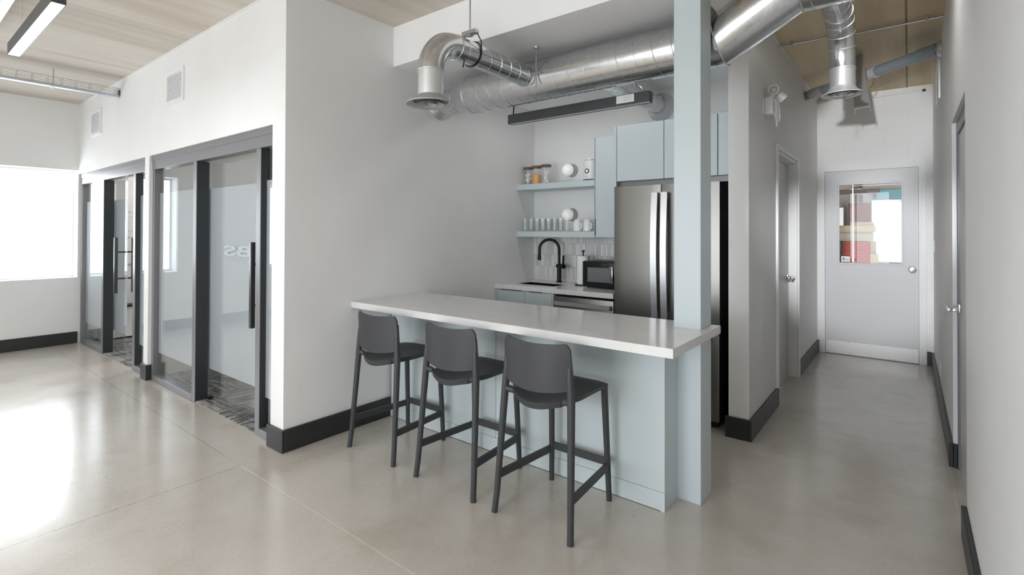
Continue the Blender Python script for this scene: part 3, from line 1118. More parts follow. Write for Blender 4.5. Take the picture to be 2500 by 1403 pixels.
# ------------------------------------------------------------------ stools
def build_stool():
    t = Thing('bar_stool', (0, 0, 0), 'charcoal plastic bar stool nearest the grey wall', 'stool', 'charcoal stools at the bar')
    # legs: rear at y=0, front at y=.49
    for sx in (-1, 1):
        # rear leg is one with the side of the back: foot -> seat -> back
        pts = [(sx * .236, 0.0, 0.0), (sx * .230, .012, .10), (sx * .218, .035, .40), (sx * .207, .053, .66), (sx * .2005, .055, .74), (sx * .196, .057, .81), (sx * .191, .064, .885)]
        t.part('leg', B().sweep(pts, [.0165, .0165, .0185, .0205, .0190, .0165, .0095], 16), 'stool')
        pts = [(sx * .192, .485, 0.0), (sx * .186, .478, .20), (sx * .178, .462, .52), (sx * .176, .455, .645)]
        t.part('leg', B().sweep(pts, [.0155, .0165, .0185, .019], 16), 'stool')
    # saddle seat: grid surface with thickness
    b = B()
    NX, NY = 16, 16
    top, bot = [], []
    for j in range(NY + 1):
        v = j / NY
        rt, rb = [], []
        for i in range(NX + 1):
            u = i / NX * 2 - 1
            y = .045 + v * .445
            q = min(1, v / .35)
            hw = .150 + .034 * q * q * (3 - 2 * q) + .012 * v
            if v > .9:
                hw -= .012 * ((v - .9) / .1) ** 2
            x = u * hw
            # rear lip bows towards the viewer
            y -= (1 - u * u) * .045 * (1 - v) ** 2
            z = .664 - .014 * (1 - u * u) * math.sin(math.pi * min(1, v * 1.1))
            z -= .030 * (1 - u * u) * (1 - v) ** 3
            z -= .012 * max(0, v - .85) / .15
            z -= .008 * abs(u) ** 6
            rt.append(b.bm.verts.new((x, y, z)))
            th = .022 + .012 * (1 - v) ** 2
            rb.append(b.bm.verts.new((x * .97, y + (.006 if v < .5 else -.006), z - th)))
        top.append(rt)
        bot.append(rb)
    fs = []
    for j in range(NY):
        for i in range(NX):
            fs.append(b.bm.faces.new((top[j][i], top[j][i + 1], top[j + 1][i + 1], top[j + 1][i])))
            fs.append(b.bm.faces.new((bot[j][i], bot[j + 1][i], bot[j + 1][i + 1], bot[j][i + 1])))
    for j in range(NY):
        for i in (0, NX):
            fs.append(b.bm.faces.new((top[j][i], top[j + 1][i], bot[j + 1][i], bot[j][i])))
    for i in range(NX):
        for j in (0, NY):
            fs.append(b.bm.faces.new((top[j][i], bot[j][i], bot[j][i + 1], top[j][i + 1])))
    bmesh.ops.recalc_face_normals(b.bm, faces=fs)
    t.part('seat', b, 'stool', ang=50)
    # short arms joining the rear legs to the seat
    b = B()
    for sx in (-1, 1):
        b.sweep([(sx * .204, .053, .656), (sx * .175, .060, .652), (sx * .135, .068, .640)], [.0175, .018, .012], 14)
        b.box((sx * .160, .43, .628), (sx * .190, .47, .652), .006)
    t.part('seat_bracket', b, 'stool', split=True)
    # curved backrest with sharp upper corners and a rounded bottom
    b = B()
    NX, NZ = 40, 16
    fr, bk = [], []
    for k in range(NZ + 1):
        w = k / NZ
        rf, rb = [], []
        for i in range(NX + 1):
            u = i / NX * 2 - 1
            zb = .716 - .026 * (1 - u * u) + .040 * max(0, (abs(u) - .86) / .14) ** 2
            zt = .947 - .014 * (1 - u * u) - .034 * max(0, (abs(u) - .86) / .14) ** 2.4
            z = zb + (zt - zb) * w
            x = u * (.214 - .009 * w)
            y = .056 - .060 * (1 - u * u) * (1 - .2 * w) - .012 * w
            rf.append(b.bm.verts.new((x, y, z)))
            rb.append(b.bm.verts.new((x, y + .011, z)))
        fr.append(rf)
        bk.append(rb)
    fs = []
    for k in range(NZ):
        for i in range(NX):
            fs.append(b.bm.faces.new((fr[k][i], fr[k][i + 1], fr[k + 1][i + 1], fr[k + 1][i])))
            fs.append(b.bm.faces.new((bk[k][i], bk[k + 1][i], bk[k + 1][i + 1], bk[k][i + 1])))
    for k in range(NZ):
        for i in (0, NX):
            fs.append(b.bm.faces.new((fr[k][i], fr[k + 1][i], bk[k + 1][i], bk[k][i])))
    for i in range(NX):
        for k in (0, NZ):
            fs.append(b.bm.faces.new((fr[k][i], bk[k][i], bk[k][i + 1], fr[k][i + 1])))
    bmesh.ops.recalc_face_normals(b.bm, faces=fs)
    t.part('backrest', b, 'stool', ang=50)
    for sx in (-1, 1):
        t.part('stretcher', B().sweep([(sx * .226, .02, .195), (sx * .188, .476, .195)], 0, rect=(.016, .040), up=(0, 0, 1)), 'stool')
    t.part('footrest', B().sweep([(-.186, .477, .215), (.186, .477, .215)], 0, rect=(.016, .040), up=(0, 0, 1)), 'stool')
    return t.o


st = build_stool()
SY = 2.092
st.location = (-2.828, SY, 0)
clone(st, (-2.14, SY, 0), 'charcoal plastic bar stool in the middle of the three at the bar')
clone(st, (-1.513, SY, 0), 'charcoal plastic bar stool nearest the blue-grey post')

# ------------------------------------------------------------------ kitchen run
FY = 3.98
sk = (-3.20, 4.14, -2.72, 4.43)   # sink opening
t = Thing('base_cabinet', (-2.98, 4.3, 0), 'blue-grey base cabinet with two doors under the sink', 'cabinet')
b = B()
b.box((XG + .022, FY + .04, 0.10), (-2.628, YB - .002, 0.70))
b.box((XG + .022, FY + .04, 0.70), (-2.628, FY + .06, 0.9165))
b.box((XG + .022, FY + .06, 0.70), (-3.27, YB - .002, 0.9165))
b.box((-2.66, FY + .06, 0.70), (-2.628, YB - .002, 0.9165))
t.part('carcass', b, 'cabinet')
t.part('toe_kick', B().box((XG + .022, FY + .08, 0.0), (-2.628, FY + .10, 0.0995)), 'base')
for (x0, x1) in ((-3.316, -2.967), (-2.963, -2.650)):
    dr = t.part('door', B().box((x0, FY + .018, 0.105), (x1, FY + .0395, 0.908), .0015, 1), 'cabinet')
    t.part('edge_pull', B().box((x0 + .05, FY + .006, 0.9085), (x1 - .04 if x0 < -3 else x0 + .2, FY + .036, 0.9115)), 'black', dr)
t.part('filler', B().box((-2.647, FY + .018, 0.105), (-2.630, FY + .0395, 0.9165)), 'cabinet')
t.part('filler', B().box((XG + .002, FY + .018, 0.0), (-3.319, FY + .0395, 0.9165)), 'cabinet')

t = Thing('dishwasher', (-2.315, 4.3, 0), 'stainless dishwasher with a bar handle, between the sink cabinet and the fridge', 'dishwasher')
t.part('body', B().box((-2.624, FY + .05, 0.10), (-2.006, YB - .002, 0.9)), 'black')
dr = t.part('door', B().box((-2.622, FY + .012, 0.10), (-2.008, FY + .0495, 0.895), .004), 'steel')
t.part('toe_kick', B().box((-2.62, FY + .09, 0.0), (-2.01, FY + .11, 0.0995)), 'black')
b = B()
b.sweep([(-2.595, FY - .035, .838), (-2.022, FY - .035, .838)], 0, rect=(.022, .034), up=(0, 0, 1))
for x in (-2.588, -2.030):
    b.box((x - .012, FY - .036, .824), (x + .012, FY + .0115, .852), .002, 1)
t.part('handle', b, 'bright', dr)

ct = B()
x0, x1, y0, y1 = XG + .002, -2.006, FY, YB - .0005
ct.box((x0, y0, .917), (x1, sk[1], CZ))
ct.box((x0, sk[3], .917), (x1, y1, CZ))
ct.box((x0, sk[1], .917), (sk[0], sk[3], CZ))
ct.box((sk[2], sk[1], .917), (x1, sk[3], CZ))
ct.box((x0, YB - .014, CZ), (x1, YB - .0005, .9925))
single('sink_countertop', ct, 'quartz', 'short white quartz countertop around the black sink', 'countertop')

t = Thing('kitchen_sink', ((sk[0] + sk[2]) / 2, (sk[1] + sk[3]) / 2, .74), 'black undermount sink set in the back countertop', 'sink')
b = B()
e = .0015
a0, b0, a1, b1 = sk[0] + e, sk[1] + e, sk[2] - e, sk[3] - e
b.box((a0, b0, .74), (a1, b1, .75))
b.box((a0, b0, .75), (a0 + .012, b1, .953))
b.box((a1 - .012, b0, .75), (a1, b1, .953))
b.box((a0 + .012, b0, .75), (a1 - .012, b0 + .012, .953))
b.box((a0 + .012, b1 - .012, .75), (a1 - .012, b1, .953))
t.part('basin', b, 'black')
t.part('drain', B().lathe([(0, .001), (.04, .001), (.045, .004), (.045, 0)], (-2.96, 4.29, .7503), n=24), 'chrome')
t.part('paper_label', B().box((-2.785, sk[1] + .015, .935), (-2.748, sk[1] + .05, .9515)), 'white', label='small white paper label')

t = Thing('kitchen_faucet', (-2.915, 4.545, CZ), 'tall matt black gooseneck faucet behind the sink', 'faucet')
fx, fy = -2.918, 4.545
t.part('base_ring', B().lathe([(0, 0), (.033, 0), (.033, .006), (.026, .012), (0, .012)], (fx, fy, CZ + .0005), n=28), 'black')
t.part('body', B().cyl((fx, fy, CZ + .012), (fx, fy, 1.155), .0235, 28), 'black')
b = B()
pts = [(fx, fy, 1.155), (fx, fy, 1.30)]
R = .105
d = Vector((-.86, -.5, 0)).normalized()
for i in range(1, 20):
    a = math.pi * i / 20
    pts.append((fx + d.x * R * (1 - math.cos(a)), fy + d.y * R * (1 - math.cos(a)), 1.305 + R * math.sin(a)))
ex, ey = fx + d.x * 2 * R, fy + d.y * 2 * R
pts += [(ex, ey, 1.30), (ex, ey, 1.245)]
t.part('spout', B().sweep(pts, .0155, 18), 'black')
sp = t.part('spray_head', B().sweep([(ex, ey, 1.245), (ex, ey, 1.24), (ex, ey, 1.19)], [.0155, .018, .017], 18), 'black')
t.part('spray_button', B().box((ex - .024, ey - .006, 1.205), (ex - .015, ey + .006, 1.225), .002), 'black', sp)
hx = Vector((.93, -.36, 0)).normalized()
p0 = Vector((fx, fy, 1.13)) - hx * .028
p1 = Vector((fx, fy, 1.13)) + hx * .085
t.part('valve', B().cyl(p0, p1, .0235, 24), 'black')
t.part('lever', B().sweep([p1 - hx * .016 + Vector((0, 0, .02)), p1 - hx * .008 + Vector((0, 0, .115))], 0, rect=(.012, .020), up=tuple(hx)), 'black')

# microwave
mx0, mx1, my, mz = -2.455, -2.022, 4.235, CZ + .012
t = Thing('microwave', (-2.24, 4.4, CZ), 'black countertop microwave beside the fridge', 'microwave')
t.part('body', B().box((mx0, my + .02, mz), (mx1, 4.55, mz + .243), .006), 'black')
dr = t.part('door', B().box((mx0 + .001, my, mz + .004), (mx1 - .09, my + .0195, mz + .240), .004), 'screen')
t.part('window', B().box((mx0 + .055, my - .0015, mz + .05), (mx1 - .135, my - .0003, mz + .185)), 'mesh_glass', dr)
b = B()
b.box((mx1 - .118, my - .026, mz + .045), (mx1 - .106, my - .014, mz + .20), .004)
b.box((mx1 - .117, my - .016, mz + .05), (mx1 - .107, my - .0005, mz + .06))
b.box((mx1 - .117, my - .016, mz + .185), (mx1 - .107, my - .0005, mz + .195))
t.part('handle', b, 'chrome', dr)
cp = t.part('control_panel', B().box((mx1 - .088, my, mz + .004), (mx1 - .001, my + .0195, mz + .240), .004), 'screen')
b = B()
for i in range(3):
    for j in range(4):
        b.box((mx1 - .075 + i * .022, my - .001, mz + .04 + j * .025), (mx1 - .06 + i * .022, my - .0003, mz + .055 + j * .025))
t.part('keypad', b, 'charcoal_metal', cp, split=True)
b = B()
for x in (mx0 + .04, mx1 - .04):
    for y in (my + .05, 4.5):
        b.cyl((x, y, CZ + .0005), (x, y, mz + .002), .012, 12)
t.part('foot', b, 'rubber', split=True)

# paper towel
tx, ty = -2.565, 4.44
t = Thing('paper_towel_holder', (tx, ty, CZ), 'black upright paper towel holder beside the microwave', 'paper towel holder')
t.part('base', B().lathe([(0, 0), (.085, 0), (.085, .006), (.08, .010), (0, .010)], (tx, ty, CZ + .0005), n=32), 'black')
t.part('rod', B().cyl((tx, ty, CZ + .010), (tx, ty, 1.285), .007, 12), 'black')
t.part('knob', B().lathe([(.006, 0), (.010, .002), (.009, .014), (.017, .024), (.017, .030), (0, .031)], (tx, ty, 1.280), n=20), 'black')
tr = B().lathe([(.014, 0), (.062, 0), (.062, .28), (.014, .28)], (tx, ty, CZ + .0112), n=36, closed=True)
single('paper_towel_roll', tr, 'towel', 'white paper towel roll standing on the black holder', 'paper towel')

# fridge
t = Thing('refrigerator', (-1.56, 4.3, 0), 'stainless french door refrigerator with two tall curved handles', 'fridge')
t.part('body', B().box((-1.985, 4.005, 0.03), (-1.135, 4.645, 1.862), .003, 1), 'black')
dz0, dz1 = 0.735, 1.882
for i, (x0, x1) in enumerate(((-1.998, -1.5835), (-1.5765, -1.125))):
    b = B()
    # slightly crowned door skin
    n = 10
    pts = []
    for k in range(n + 1):
        u = k / n
        pts.append((x0 + (x1 - x0) * u, FY + .004 - .0035 * math.sin(math.pi * u) + (.004 if k in (0, n) else 0)))
    pts += [(x1, 4.003), (x0, 4.003)]
    b.prism(pts, dz0, dz1)
    dr = t.part('door', b, 'steel', ang=25)
    hxx = x1 - .034 if i == 0 else x0 + .040
    pts = []
    for k in range(17):
        u = k / 16
        pts.append((hxx, FY - .040 - .028 * math.sin(math.pi * u), .805 + u * (1.815 - .805)))
    b = B()
    b.sweep(pts, 0, rect=(.050, .014), up=(0, -1, 0))
    for z in (.83, 1.79):
        b.box((hxx - .014, FY - .044, z - .028), (hxx + .014, FY + .002, z + .028), .003, 1)
    t.part('handle', b, 'bright', dr, ang=50)
dw = t.part('freezer_drawer', B().box((-1.998, FY - .004, .06), (-1.125, 4.003, .722), .006), 'steel')
b = B()
pts = [(-1.97 + .79 * k / 12, FY - .040 - .022 * math.sin(math.pi * k / 12), .69) for k in range(13)]
b.sweep(pts, 0, rect=(.014, .036), up=(0, 0, 1))
for x in (-1.955, -1.195):
    b.box((x - .02, FY - .045, .674), (x + .02, FY - .0035, .706), .003, 1)
t.part('handle', b, 'black', dw, ang=50)
b = B()
for x in (-1.93, -1.19):
    for y in (4.05, 4.58):
        b.cyl((x, y, .0005), (x, y, .031), .02, 12)
t.part('foot', b, 'black', split=True)

# cabinets above the fridge and beside it
t = Thing('wall_cabinet', (-2.19, 4.5, 1.442), 'tall narrow blue-grey wall cabinet at the right end of the shelves', 'cabinet')
t.part('carcass', B().box((-2.384, 4.362, 1.444), (-2.008, YB - .001, 2.402)), 'cabinet')
t.part('side_panel', B().box((-2.389, 4.342, 1.442), (-2.3845, YB - .001, 2.404)), 'cabinet')
dr = t.part('door', B().box((-2.379, 4.342, 1.443), (-2.009, 4.3615, 2.403), .0015, 1), 'cabinet')
t.part('edge_pull', B().box((-2.379, 4.338, 1.46), (-2.372, 4.3415, 1.62)), 'charcoal_metal', dr)
t = Thing('fridge_cabinet', (-1.56, 4.3, 1.93), 'blue-grey overhead cabinet row above the fridge', 'cabinet')
t.part('carcass', B().box((-1.985, 4.022, 1.932), (-1.062, YB - .001, 2.402)), 'cabinet')
t.part('side_panel', B().box((-2.006, 3.998, 1.885), (-1.9855, YB - .001, 2.405)), 'cabinet')
for (x0, x1) in ((-1.982, -1.566), (-1.561, -1.146)):
    t.part('door', B().box((x0, 4.0, 1.930), (x1, 4.0215, 2.404), .0015, 1), 'cabinet')
t.part('filler', B().box((-1.137, 4.002, 1.930), (-1.047, 4.0215, 2.404), .001, 1), 'cabinet')
t.part('top_gap_panel', B().box((-1.985, 4.06, 1.886), (-1.062, 4.075, 1.9315)), 'frame')

# shelves
for (z0, z1, lab) in ((1.940, 1.999, 'upper blue-grey floating shelf carrying the jars and kettle'), (1.440, 1.498, 'lower blue-grey floating shelf carrying the glasses and mugs')):
    single('floating_shelf', B().box((XG + .001, 4.344, z0), (-2.390, YB - .0005, z1), .001, 1), 'cabinet', lab, 'shelf', 'floating shelves over the sink')
S1, S2 = 1.9995, 1.4985


# sconces
def sconce(z, label):
    t = Thing('wall_sconce', (-2.86, YB, z), label, 'wall light', 'globe sconces on the back wall')
    t.part('back_plate', B().lathe([(0, 0), (.068, 0), (.068, .012), (.060, .020), (0, .020)], (-2.835, YB - .0005, z), (0, -1, 0), 36), 'sconce_plate')
    t.part('neck', B().cyl((-2.835, YB - .020, z), (-2.835, YB - .036, z), .03, 24), 'sconce_plate')
    t.part('globe', B().sphere((-2.835, YB - .092, z), .062), 'sconce_globe')


sconce(2.148, 'white globe sconce above the upper shelf, left of the kettle')
sconce(1.676, 'white globe sconce above the lower shelf, between glasses and mugs')


# jars
def jar(x, y, label, fill, h=.195):
    t = Thing('glass_jar', (x, y, S1), label, 'jar', 'wood-lidded jars on the upper shelf')
    r = .053
    t.part('glass_body', B().lathe([(0, 0), (r - .004, 0), (r, .004), (r, h - .022), (r - .003, h - .022), (r - .003, .006), (0, .006)], (x, y, S1 + .0005), n=28), 'tumbler')
    t.part('lid', B().lathe([(0, 0), (r + .003, 0), (r + .004, .004), (r + .004, .018), (r, .022), (0, .022)], (x, y, S1 + h - .0215), n=28), 'walnut')
    b = B()
    if fill == 'orange':
        b.lathe([(0, .008), (r - .006, .008), (r - .006, .102), (r - .02, .108), (0, .112)], (x, y, S1), n=24)
        t.part('contents', b, 'orange', label='orange grain')
    else:
        rnd = random.Random(int(x * 1000))
        for k in range(26):
            a, q = rnd.uniform(0, 6.28), rnd.uniform(0, r - .026)
            zz = S1 + .022 + (k / 26) * (h - .075)
            bmesh.ops.create_icosphere(b.bm, subdivisions=1, radius=rnd.uniform(.014, .02), matrix=Matrix.Translation((x + q * math.cos(a), y + q * math.sin(a), zz)))
        t.part('contents', b, 'sugar', label='white wrapped packets')


jar(-3.268, 4.47, 'leftmost wood-lidded glass jar of white packets on the upper shelf', 'w')
jar(-3.152, 4.46, 'middle wood-lidded glass jar holding orange grain on the upper shelf', 'orange', .20)
jar(-3.036, 4.47, 'rightmost wood-lidded glass jar of white packets on the upper shelf', 'w', .207)

# kettle
kx, ky = -2.515, 4.50
t = Thing('electric_kettle', (kx, ky, S1), 'white electric kettle with a round dial at the right end of the upper shelf', 'kettle')
t.part('power_base', B().lathe([(0, 0), (.080, 0), (.082, .004), (.080, .014), (.072, .018), (0, .018)], (kx, ky, S1 + .0005), n=36), 'black')
body = t.part('body', B().lathe([(0, .0), (.071, .0), (.074, .006), (.066, .185), (.062, .195), (0, .197)], (kx, ky, S1 + .019), n=36), 'white')
t.part('rim', B().ring((kx, ky, S1 + .211), (0, 0, 1), .0645, .0025), 'chrome', body)
t.part('lid', B().lathe([(.056, 0), (.054, .008), (.03, .012), (.022, .012), (.022, .020), (0, .021)], (kx, ky, S1 + .2162), n=28), 'white')
b = B()
b.sweep([(kx + .064, ky, S1 + .195), (kx + .105, ky, S1 + .19), (kx + .118, ky, S1 + .15), (kx + .115, ky, S1 + .09), (kx + .098, ky, S1 + .05), (kx + .072, ky, S1 + .045)], .009, 12)
t.part('handle', b, 'black')
t.part('spout', B().sweep([(kx - .060, ky, S1 + .185), (kx - .078, ky, S1 + .198)], [.018, .010], 14), 'white')
dn = Vector((.0, -1, 0))
dial = Vector((kx - .004, ky - .069, S1 + .10))
dl = t.part('dial', B().lathe([(0, 0), (.024, 0), (.024, .006), (.019, .008), (.017, .004), (0, .004)], dial, (0, -1, 0), 28), 'black')
b = B().lathe([(0, 0), (.016, 0), (.015, .003), (0, .003)], dial + Vector((0, -.0045, 0)), (0, -1, 0), 24)
t.part('dial_face', b, 'white', dl)
t.part('lettering', B().box((kx - .020, ky - .0742, S1 + .044), (kx + .012, ky - .0732, S1 + .050)), 'greyline', body)


# glasses
def glassware(x, y, label):
    return single('drinking_glass', B().lathe([(0, 0), (.029, 0), (.031, .003), (.036, .135), (.0335, .135), (.029, .010), (0, .009)], (x, y, S2 + .0005), n=24), 'tumbler', label, 'glass', 'drinking glasses on the lower shelf', (x, y, S2 + .0005))


ROWN = ('first', 'second', 'third', 'fourth', 'fifth', 'sixth', 'seventh')
g0 = None
for r_, (yy, nm) in enumerate(((4.43, 'front'), (4.535, 'back'))):
    for k in range(7):
        x = XG + .055 + k * .0755 + r_ * .012
        lab = 'clear tumbler on the lower shelf, %s from the left in the %s row' % (ROWN[k], nm)
        if g0 is None:
            g0 = glassware(x, yy, lab)
        else:
            o = g0.copy()
            COL.objects.link(o)
            o.location = (x, yy, S2 + .0005)
            o['label'] = lab


# mugs
def mug(x, y, label):
    t = Thing('mug', (x, y, S2), label, 'mug', 'white mugs on the lower shelf')
    t.part('body', B().lathe([(0, 0), (.038, 0), (.042, .004), (.043, .075), (.036, .098), (.036, .118), (.033, .118), (.033, .098), (.039, .074), (.038, .008), (0, .007)], (x, y, S2 + .0005), n=32), 'porcelain')
    b = B()
    pts = []
    dd = Vector((.93, -.37, 0)).normalized()
    for k in range(13):
        a = -math.pi / 2 + math.pi * k / 12
        pts.append(Vector((x, y, S2 + .054)) + dd * (.038 + .028 * math.cos(a)) + Vector((0, 0, .030 * math.sin(a))))
    b.sweep(pts, .006, 10)
    t.part('handle', b, 'porcelain')


mug(-2.650, 4.47, 'white mug on the lower shelf, left of the pair')
mug(-2.535, 4.47, 'white mug on the lower shelf, right of the pair beside the tall cabinet')

# ------------------------------------------------------------------ ducts
TY, TZ, TR = 3.20, 2.662, 0.155


def arc(c, p_from, p_to, n=12):
    """quarter arc from p_from to p_to around c"""
    c, a, b2 = Vector(c), Vector(p_from), Vector(p_to)
    u, v = a - c, b2 - c
    return [c + u * math.cos(math.pi / 2 * i / n) + v * math.sin(math.pi / 2 * i / n) for i in range(n + 1)]


t = Thing('spiral_duct', (-2.0, TY, TZ), 'long galvanised spiral air duct hanging under the kitchen soffit and stepping up over the corridor', 'air duct')
b = B().cyl((-2.93, TY, TZ), (-0.90, TY, TZ), TR, 48)
b.helix((-2.93, TY, TZ), (-0.92, TY, TZ), TR, .125, .0022, 36)
t.part('trunk', b, 'galv')
b = B().sweep([(-3.13, TY, TZ - .02), (-3.10, TY, TZ - .02), (-2.95, TY, TZ), (-2.925, TY, TZ)], [.102, .103, TR + .001, TR + .002], 48)
rd = t.part('reducer', b, 'galv')
b = B()
b.ring((-2.925, TY, TZ), (1, 0, 0), TR + .001, .003)
b.ring((-3.11, TY, TZ - .02), (1, 0, 0), .103, .003)
t.part('seam_band', b, 'galv_plain', rd, split=True)
b = B().cyl((-3.325, TY, TZ - .02), (-3.12, TY, TZ - .02), .100, 40)
b.helix((-3.32, TY, TZ - .02), (-3.13, TY, TZ - .02), .100, .11, .002, 32)
t.part('end_run', b, 'galv')
t.part('wall_collar', B().lathe([(.10, -.05), (.112, -.03), (.14, -.01), (.145, 0), (.10, 0)], (XG + .0015, TY, TZ - .02), (-1, 0, 0), 40, closed=True), 'galv_plain')


def fit_to_trunk(b, side, zc):
    """cope the inner end of a branch pipe onto the round trunk"""
    for v in b.bm.verts:
        if abs(v.co.y - TY) < .06:
            v.co.y = TY + side * (math.sqrt(max(0, (TR + .006) ** 2 - (v.co.z - zc) ** 2)) + .0005)


# step up
E0, E1 = Vector((-0.90, TY, TZ)), Vector((-0.495, TY, 2.882))
b = B().sweep([E0 - Vector((.02, 0, 0)), E0, E1, E1 + Vector((.02, 0, 0))], TR + .001, 48)
ro = t.part('rising_elbow', b, 'galv', ang=15)
b = B()
dm = ((E1 - E0).normalized() + Vector((1, 0, 0))).normalized()
b.ring(E0, dm, TR + .006, .004)
b.ring(E1, dm, TR + .006, .004)
t.part('seam_band', b, 'galv_plain', ro, split=True)
b = B().cyl(E1 + Vector((.015, 0, 0)), (0.216, TY, 2.882), TR, 48)
b.helix(E1 + Vector((.03, 0, 0)), (0.2, TY, 2.882), TR, .125, .0022, 36)
t.part('corridor_run', b, 'galv')

b = B().cyl((-1.855, TY + TR - .012, 2.685), (-1.855, YB - .012, 2.685), .0765, 36)
b.helix((-1.855, TY + TR + .05, 2.685), (-1.855, YB - .05, 2.685), .0765, .16, .0018, 32)
t.part('back_run', b, 'galv')
t.part('wall_collar', B().lathe([(.078, .085), (.085, .05), (.11, .018), (.135, .0005), (.078, .0005)], (-1.855, YB - .001, 2.685), (0, -1, 0), 40, closed=True), 'galv_plain')

# branch to the front diffuser
BX, BZ, BR = -2.255, 2.66, 0.0765
VY = 2.088


def diffuser(t, x, y, z, R):
    """round stepped diffuser facing down, neck radius BR"""
    f = t.part('diffuser', B().lathe([(BR, .055), (R * .72, .030), (R, .006), (R, 0), (R * .96, 0), (R * .72, .018), (R * .70, .030), (BR - .003, .05)], (x, y, z), n=48, closed=True), 'diffuser_grey', label='round grey diffuser ring')
    t.part('diffuser_throat', B().lathe([(0, .047), (BR - .004, .047), (BR - .004, .045), (0, .045)], (x, y, z), n=36), 'black', f)
    b = B().lathe([(R * .60, .004), (R * .40, .026), (.0, .028), (.0, .024), (R * .38, .020), (R * .57, 0)], (x, y, z + .001), n=48)
    t.part('diffuser_cone', b, 'diffuser_grey', f)
    b = B().lathe([(R * .30, 0.001), (R * .22, .016), (0, .016), (0, .010), (R * .18, .010), (R * .26, -.003)], (x, y, z + .002), n=36)
    b.cyl((x, y, z + .0265), (x, y, z + .05), .008, 10)
    b.box((x - R * .68, y - .003, z + .024), (x + R * .68, y + .003, z + .030))
    b.sphere((x, y, z + .008), .010, 12, 8)
    t.part('diffuser_core', b, 'diffuser_grey', f)


t = Thing('branch_duct', (BX, 2.6, BZ), 'short galvanised duct turning down from the main duct to a round diffuser above the bar', 'air duct')
b = B().cyl((BX, VY + .20, BZ), (BX, TY - .05, BZ), BR, 36)
fit_to_trunk(b, -1, TZ)
b.helix((BX, VY + .24, BZ), (BX, TY - TR - .01, BZ), BR, .105, .0018, 32)
t.part('run', b, 'galv')
b = B().sweep(arc((BX, VY + .20, BZ - .20), (BX, VY + .20, BZ), (BX, VY, BZ - .20), 16), BR + .001, 36)
el = t.part('elbow', b, 'galv')
b = B()
b.ring((BX, VY + .205, BZ), (0, 1, 0), BR + .002, .003)
b.ring((BX, VY, BZ - .20), (0, 0, 1), BR + .002, .003)
pts = [Vector(p) + Vector((.0, -.0, 0)) for p in arc((BX, VY + .20, BZ - .20), (BX, VY + .20, BZ + BR + .002), (BX, VY - BR - .002, BZ - .20), 20)]
b.sweep(pts, .0016, 6)
t.part('seam_band', b, 'galv_plain', el, split=True)
b = B().cyl((BX, VY, 2.30), (BX, VY, BZ - .20), BR, 36)
b.helix((BX, VY, 2.38), (BX, VY, 2.44), BR, .12, .0018, 32)
t.part('drop', b, 'galv_plain')
b = B()
b.sweep([(BX + BR * .4, VY + .26, BZ - BR * .95), (BX + BR * .42, VY + .245, BZ - BR - .045)], .005, 8)
t.part('damper_handle', b, 'charcoal_metal')
t.part('saddle', B().ring((BX, TY - TR - .004, BZ), (0, 1, 0), BR + .006, .004), 'galv_plain')
diffuser(t, BX, VY, 2.2565, .145)

# corridor drop
HX, HY = -0.356, 4.165
t = Thing('drop_duct', (HX, HY, 2.45), 'galvanised drop duct with a round diffuser hanging in the corridor', 'air duct')
z0 = 2.935
R = .30
b = B().cyl((HX, HY - R, z0), (HX, TY + .05, z0), BR + .004, 36)
fit_to_trunk(b, 1, 2.882)
b.helix((HX, TY + TR, z0), (HX, HY - R, z0), BR + .004, .09, .002, 32)
t.part('run', b, 'galv')
b = B().sweep(arc((HX, HY - R, z0 - R), (HX, HY - R, z0), (HX, HY, z0 - R), 14), [BR + .004 - .003 * i / 14 for i in range(15)], 36)
el = t.part('elbow', b, 'galv', ang=20)
b = B()
A = arc((HX, HY - R, z0 - R), (HX, HY - R, z0), (HX, HY, z0 - R), 14)
for i in (1, 4, 7, 10):
    b.ring(A[i], (A[i + 1] - A[i]), BR + .005, .003)
t.part('seam_band', b, 'galv_plain', el, split=True)
b = B().cyl((HX, HY, 2.50), (HX, HY, z0 - R), BR, 36)
b.ring((HX, HY, 2.62), (0, 0, 1), BR + .001, .003)
b.helix((HX, HY, 2.54), (HX, HY, 2.60), BR, .12, .0018, 32)
t.part('drop', b, 'galv_plain')
diffuser(t, HX, HY, 2.4475, .125)
b = B()
for k in range(9):
    z = 2.444 - k * .0125
    b.ring((HX + .01, HY, z), (1, 0, 0) if k % 2 else (0, 1, 0), .0065, .0014, 12, 5)
t.part('pull_chain', b, 'charcoal_metal')

# hangers
t = Thing('duct_hanger', (BX + .02, 2.42, BZ), 'steel rod hanger with a strap holding the branch duct in front of the beam', 'duct hanger', 'rod hangers holding the kitchen ducts')
t.part('rod', B().cyl((BX + .03, 2.40, BZ + .13), (BX + .03, 2.40, ZC - .0005), .005, 10), 'zinc')
t.part('bracket', B().box((BX - .03, 2.38, BZ + .104), (BX + .09, 2.42, BZ + .13), .003, 1).box((BX + .012, 2.385, BZ + .0955), (BX + .046, 2.415, BZ + .104)), 'zinc')
b = B().ring((BX, 2.455, BZ), (0, 1, 0), BR + .005, .004)
b.sweep([(BX + .085, 2.405, BZ + .11), (BX + .098, 2.43, BZ + .06), (BX + .082, 2.455, BZ + .012)], .004, 6)
t.part('strap', b, 'black')
t = Thing('duct_hanger', (-2.145, 3.035, 2.849), 'steel rod hanger dropping from the soffit where the branch meets the main duct', 'duct hanger', 'rod hangers holding the kitchen ducts')
t.part('rod', B().cyl((-2.148, 3.030, 2.560), (-2.148, 3.030, 2.8485), .0055, 10), 'zinc')
t.part('ceiling_foot', B().lathe([(0, 0), (.022, 0), (.020, -.006), (.010, -.012), (0, -.012)], (-2.148, 3.030, 2.8485), n=18), 'zinc')
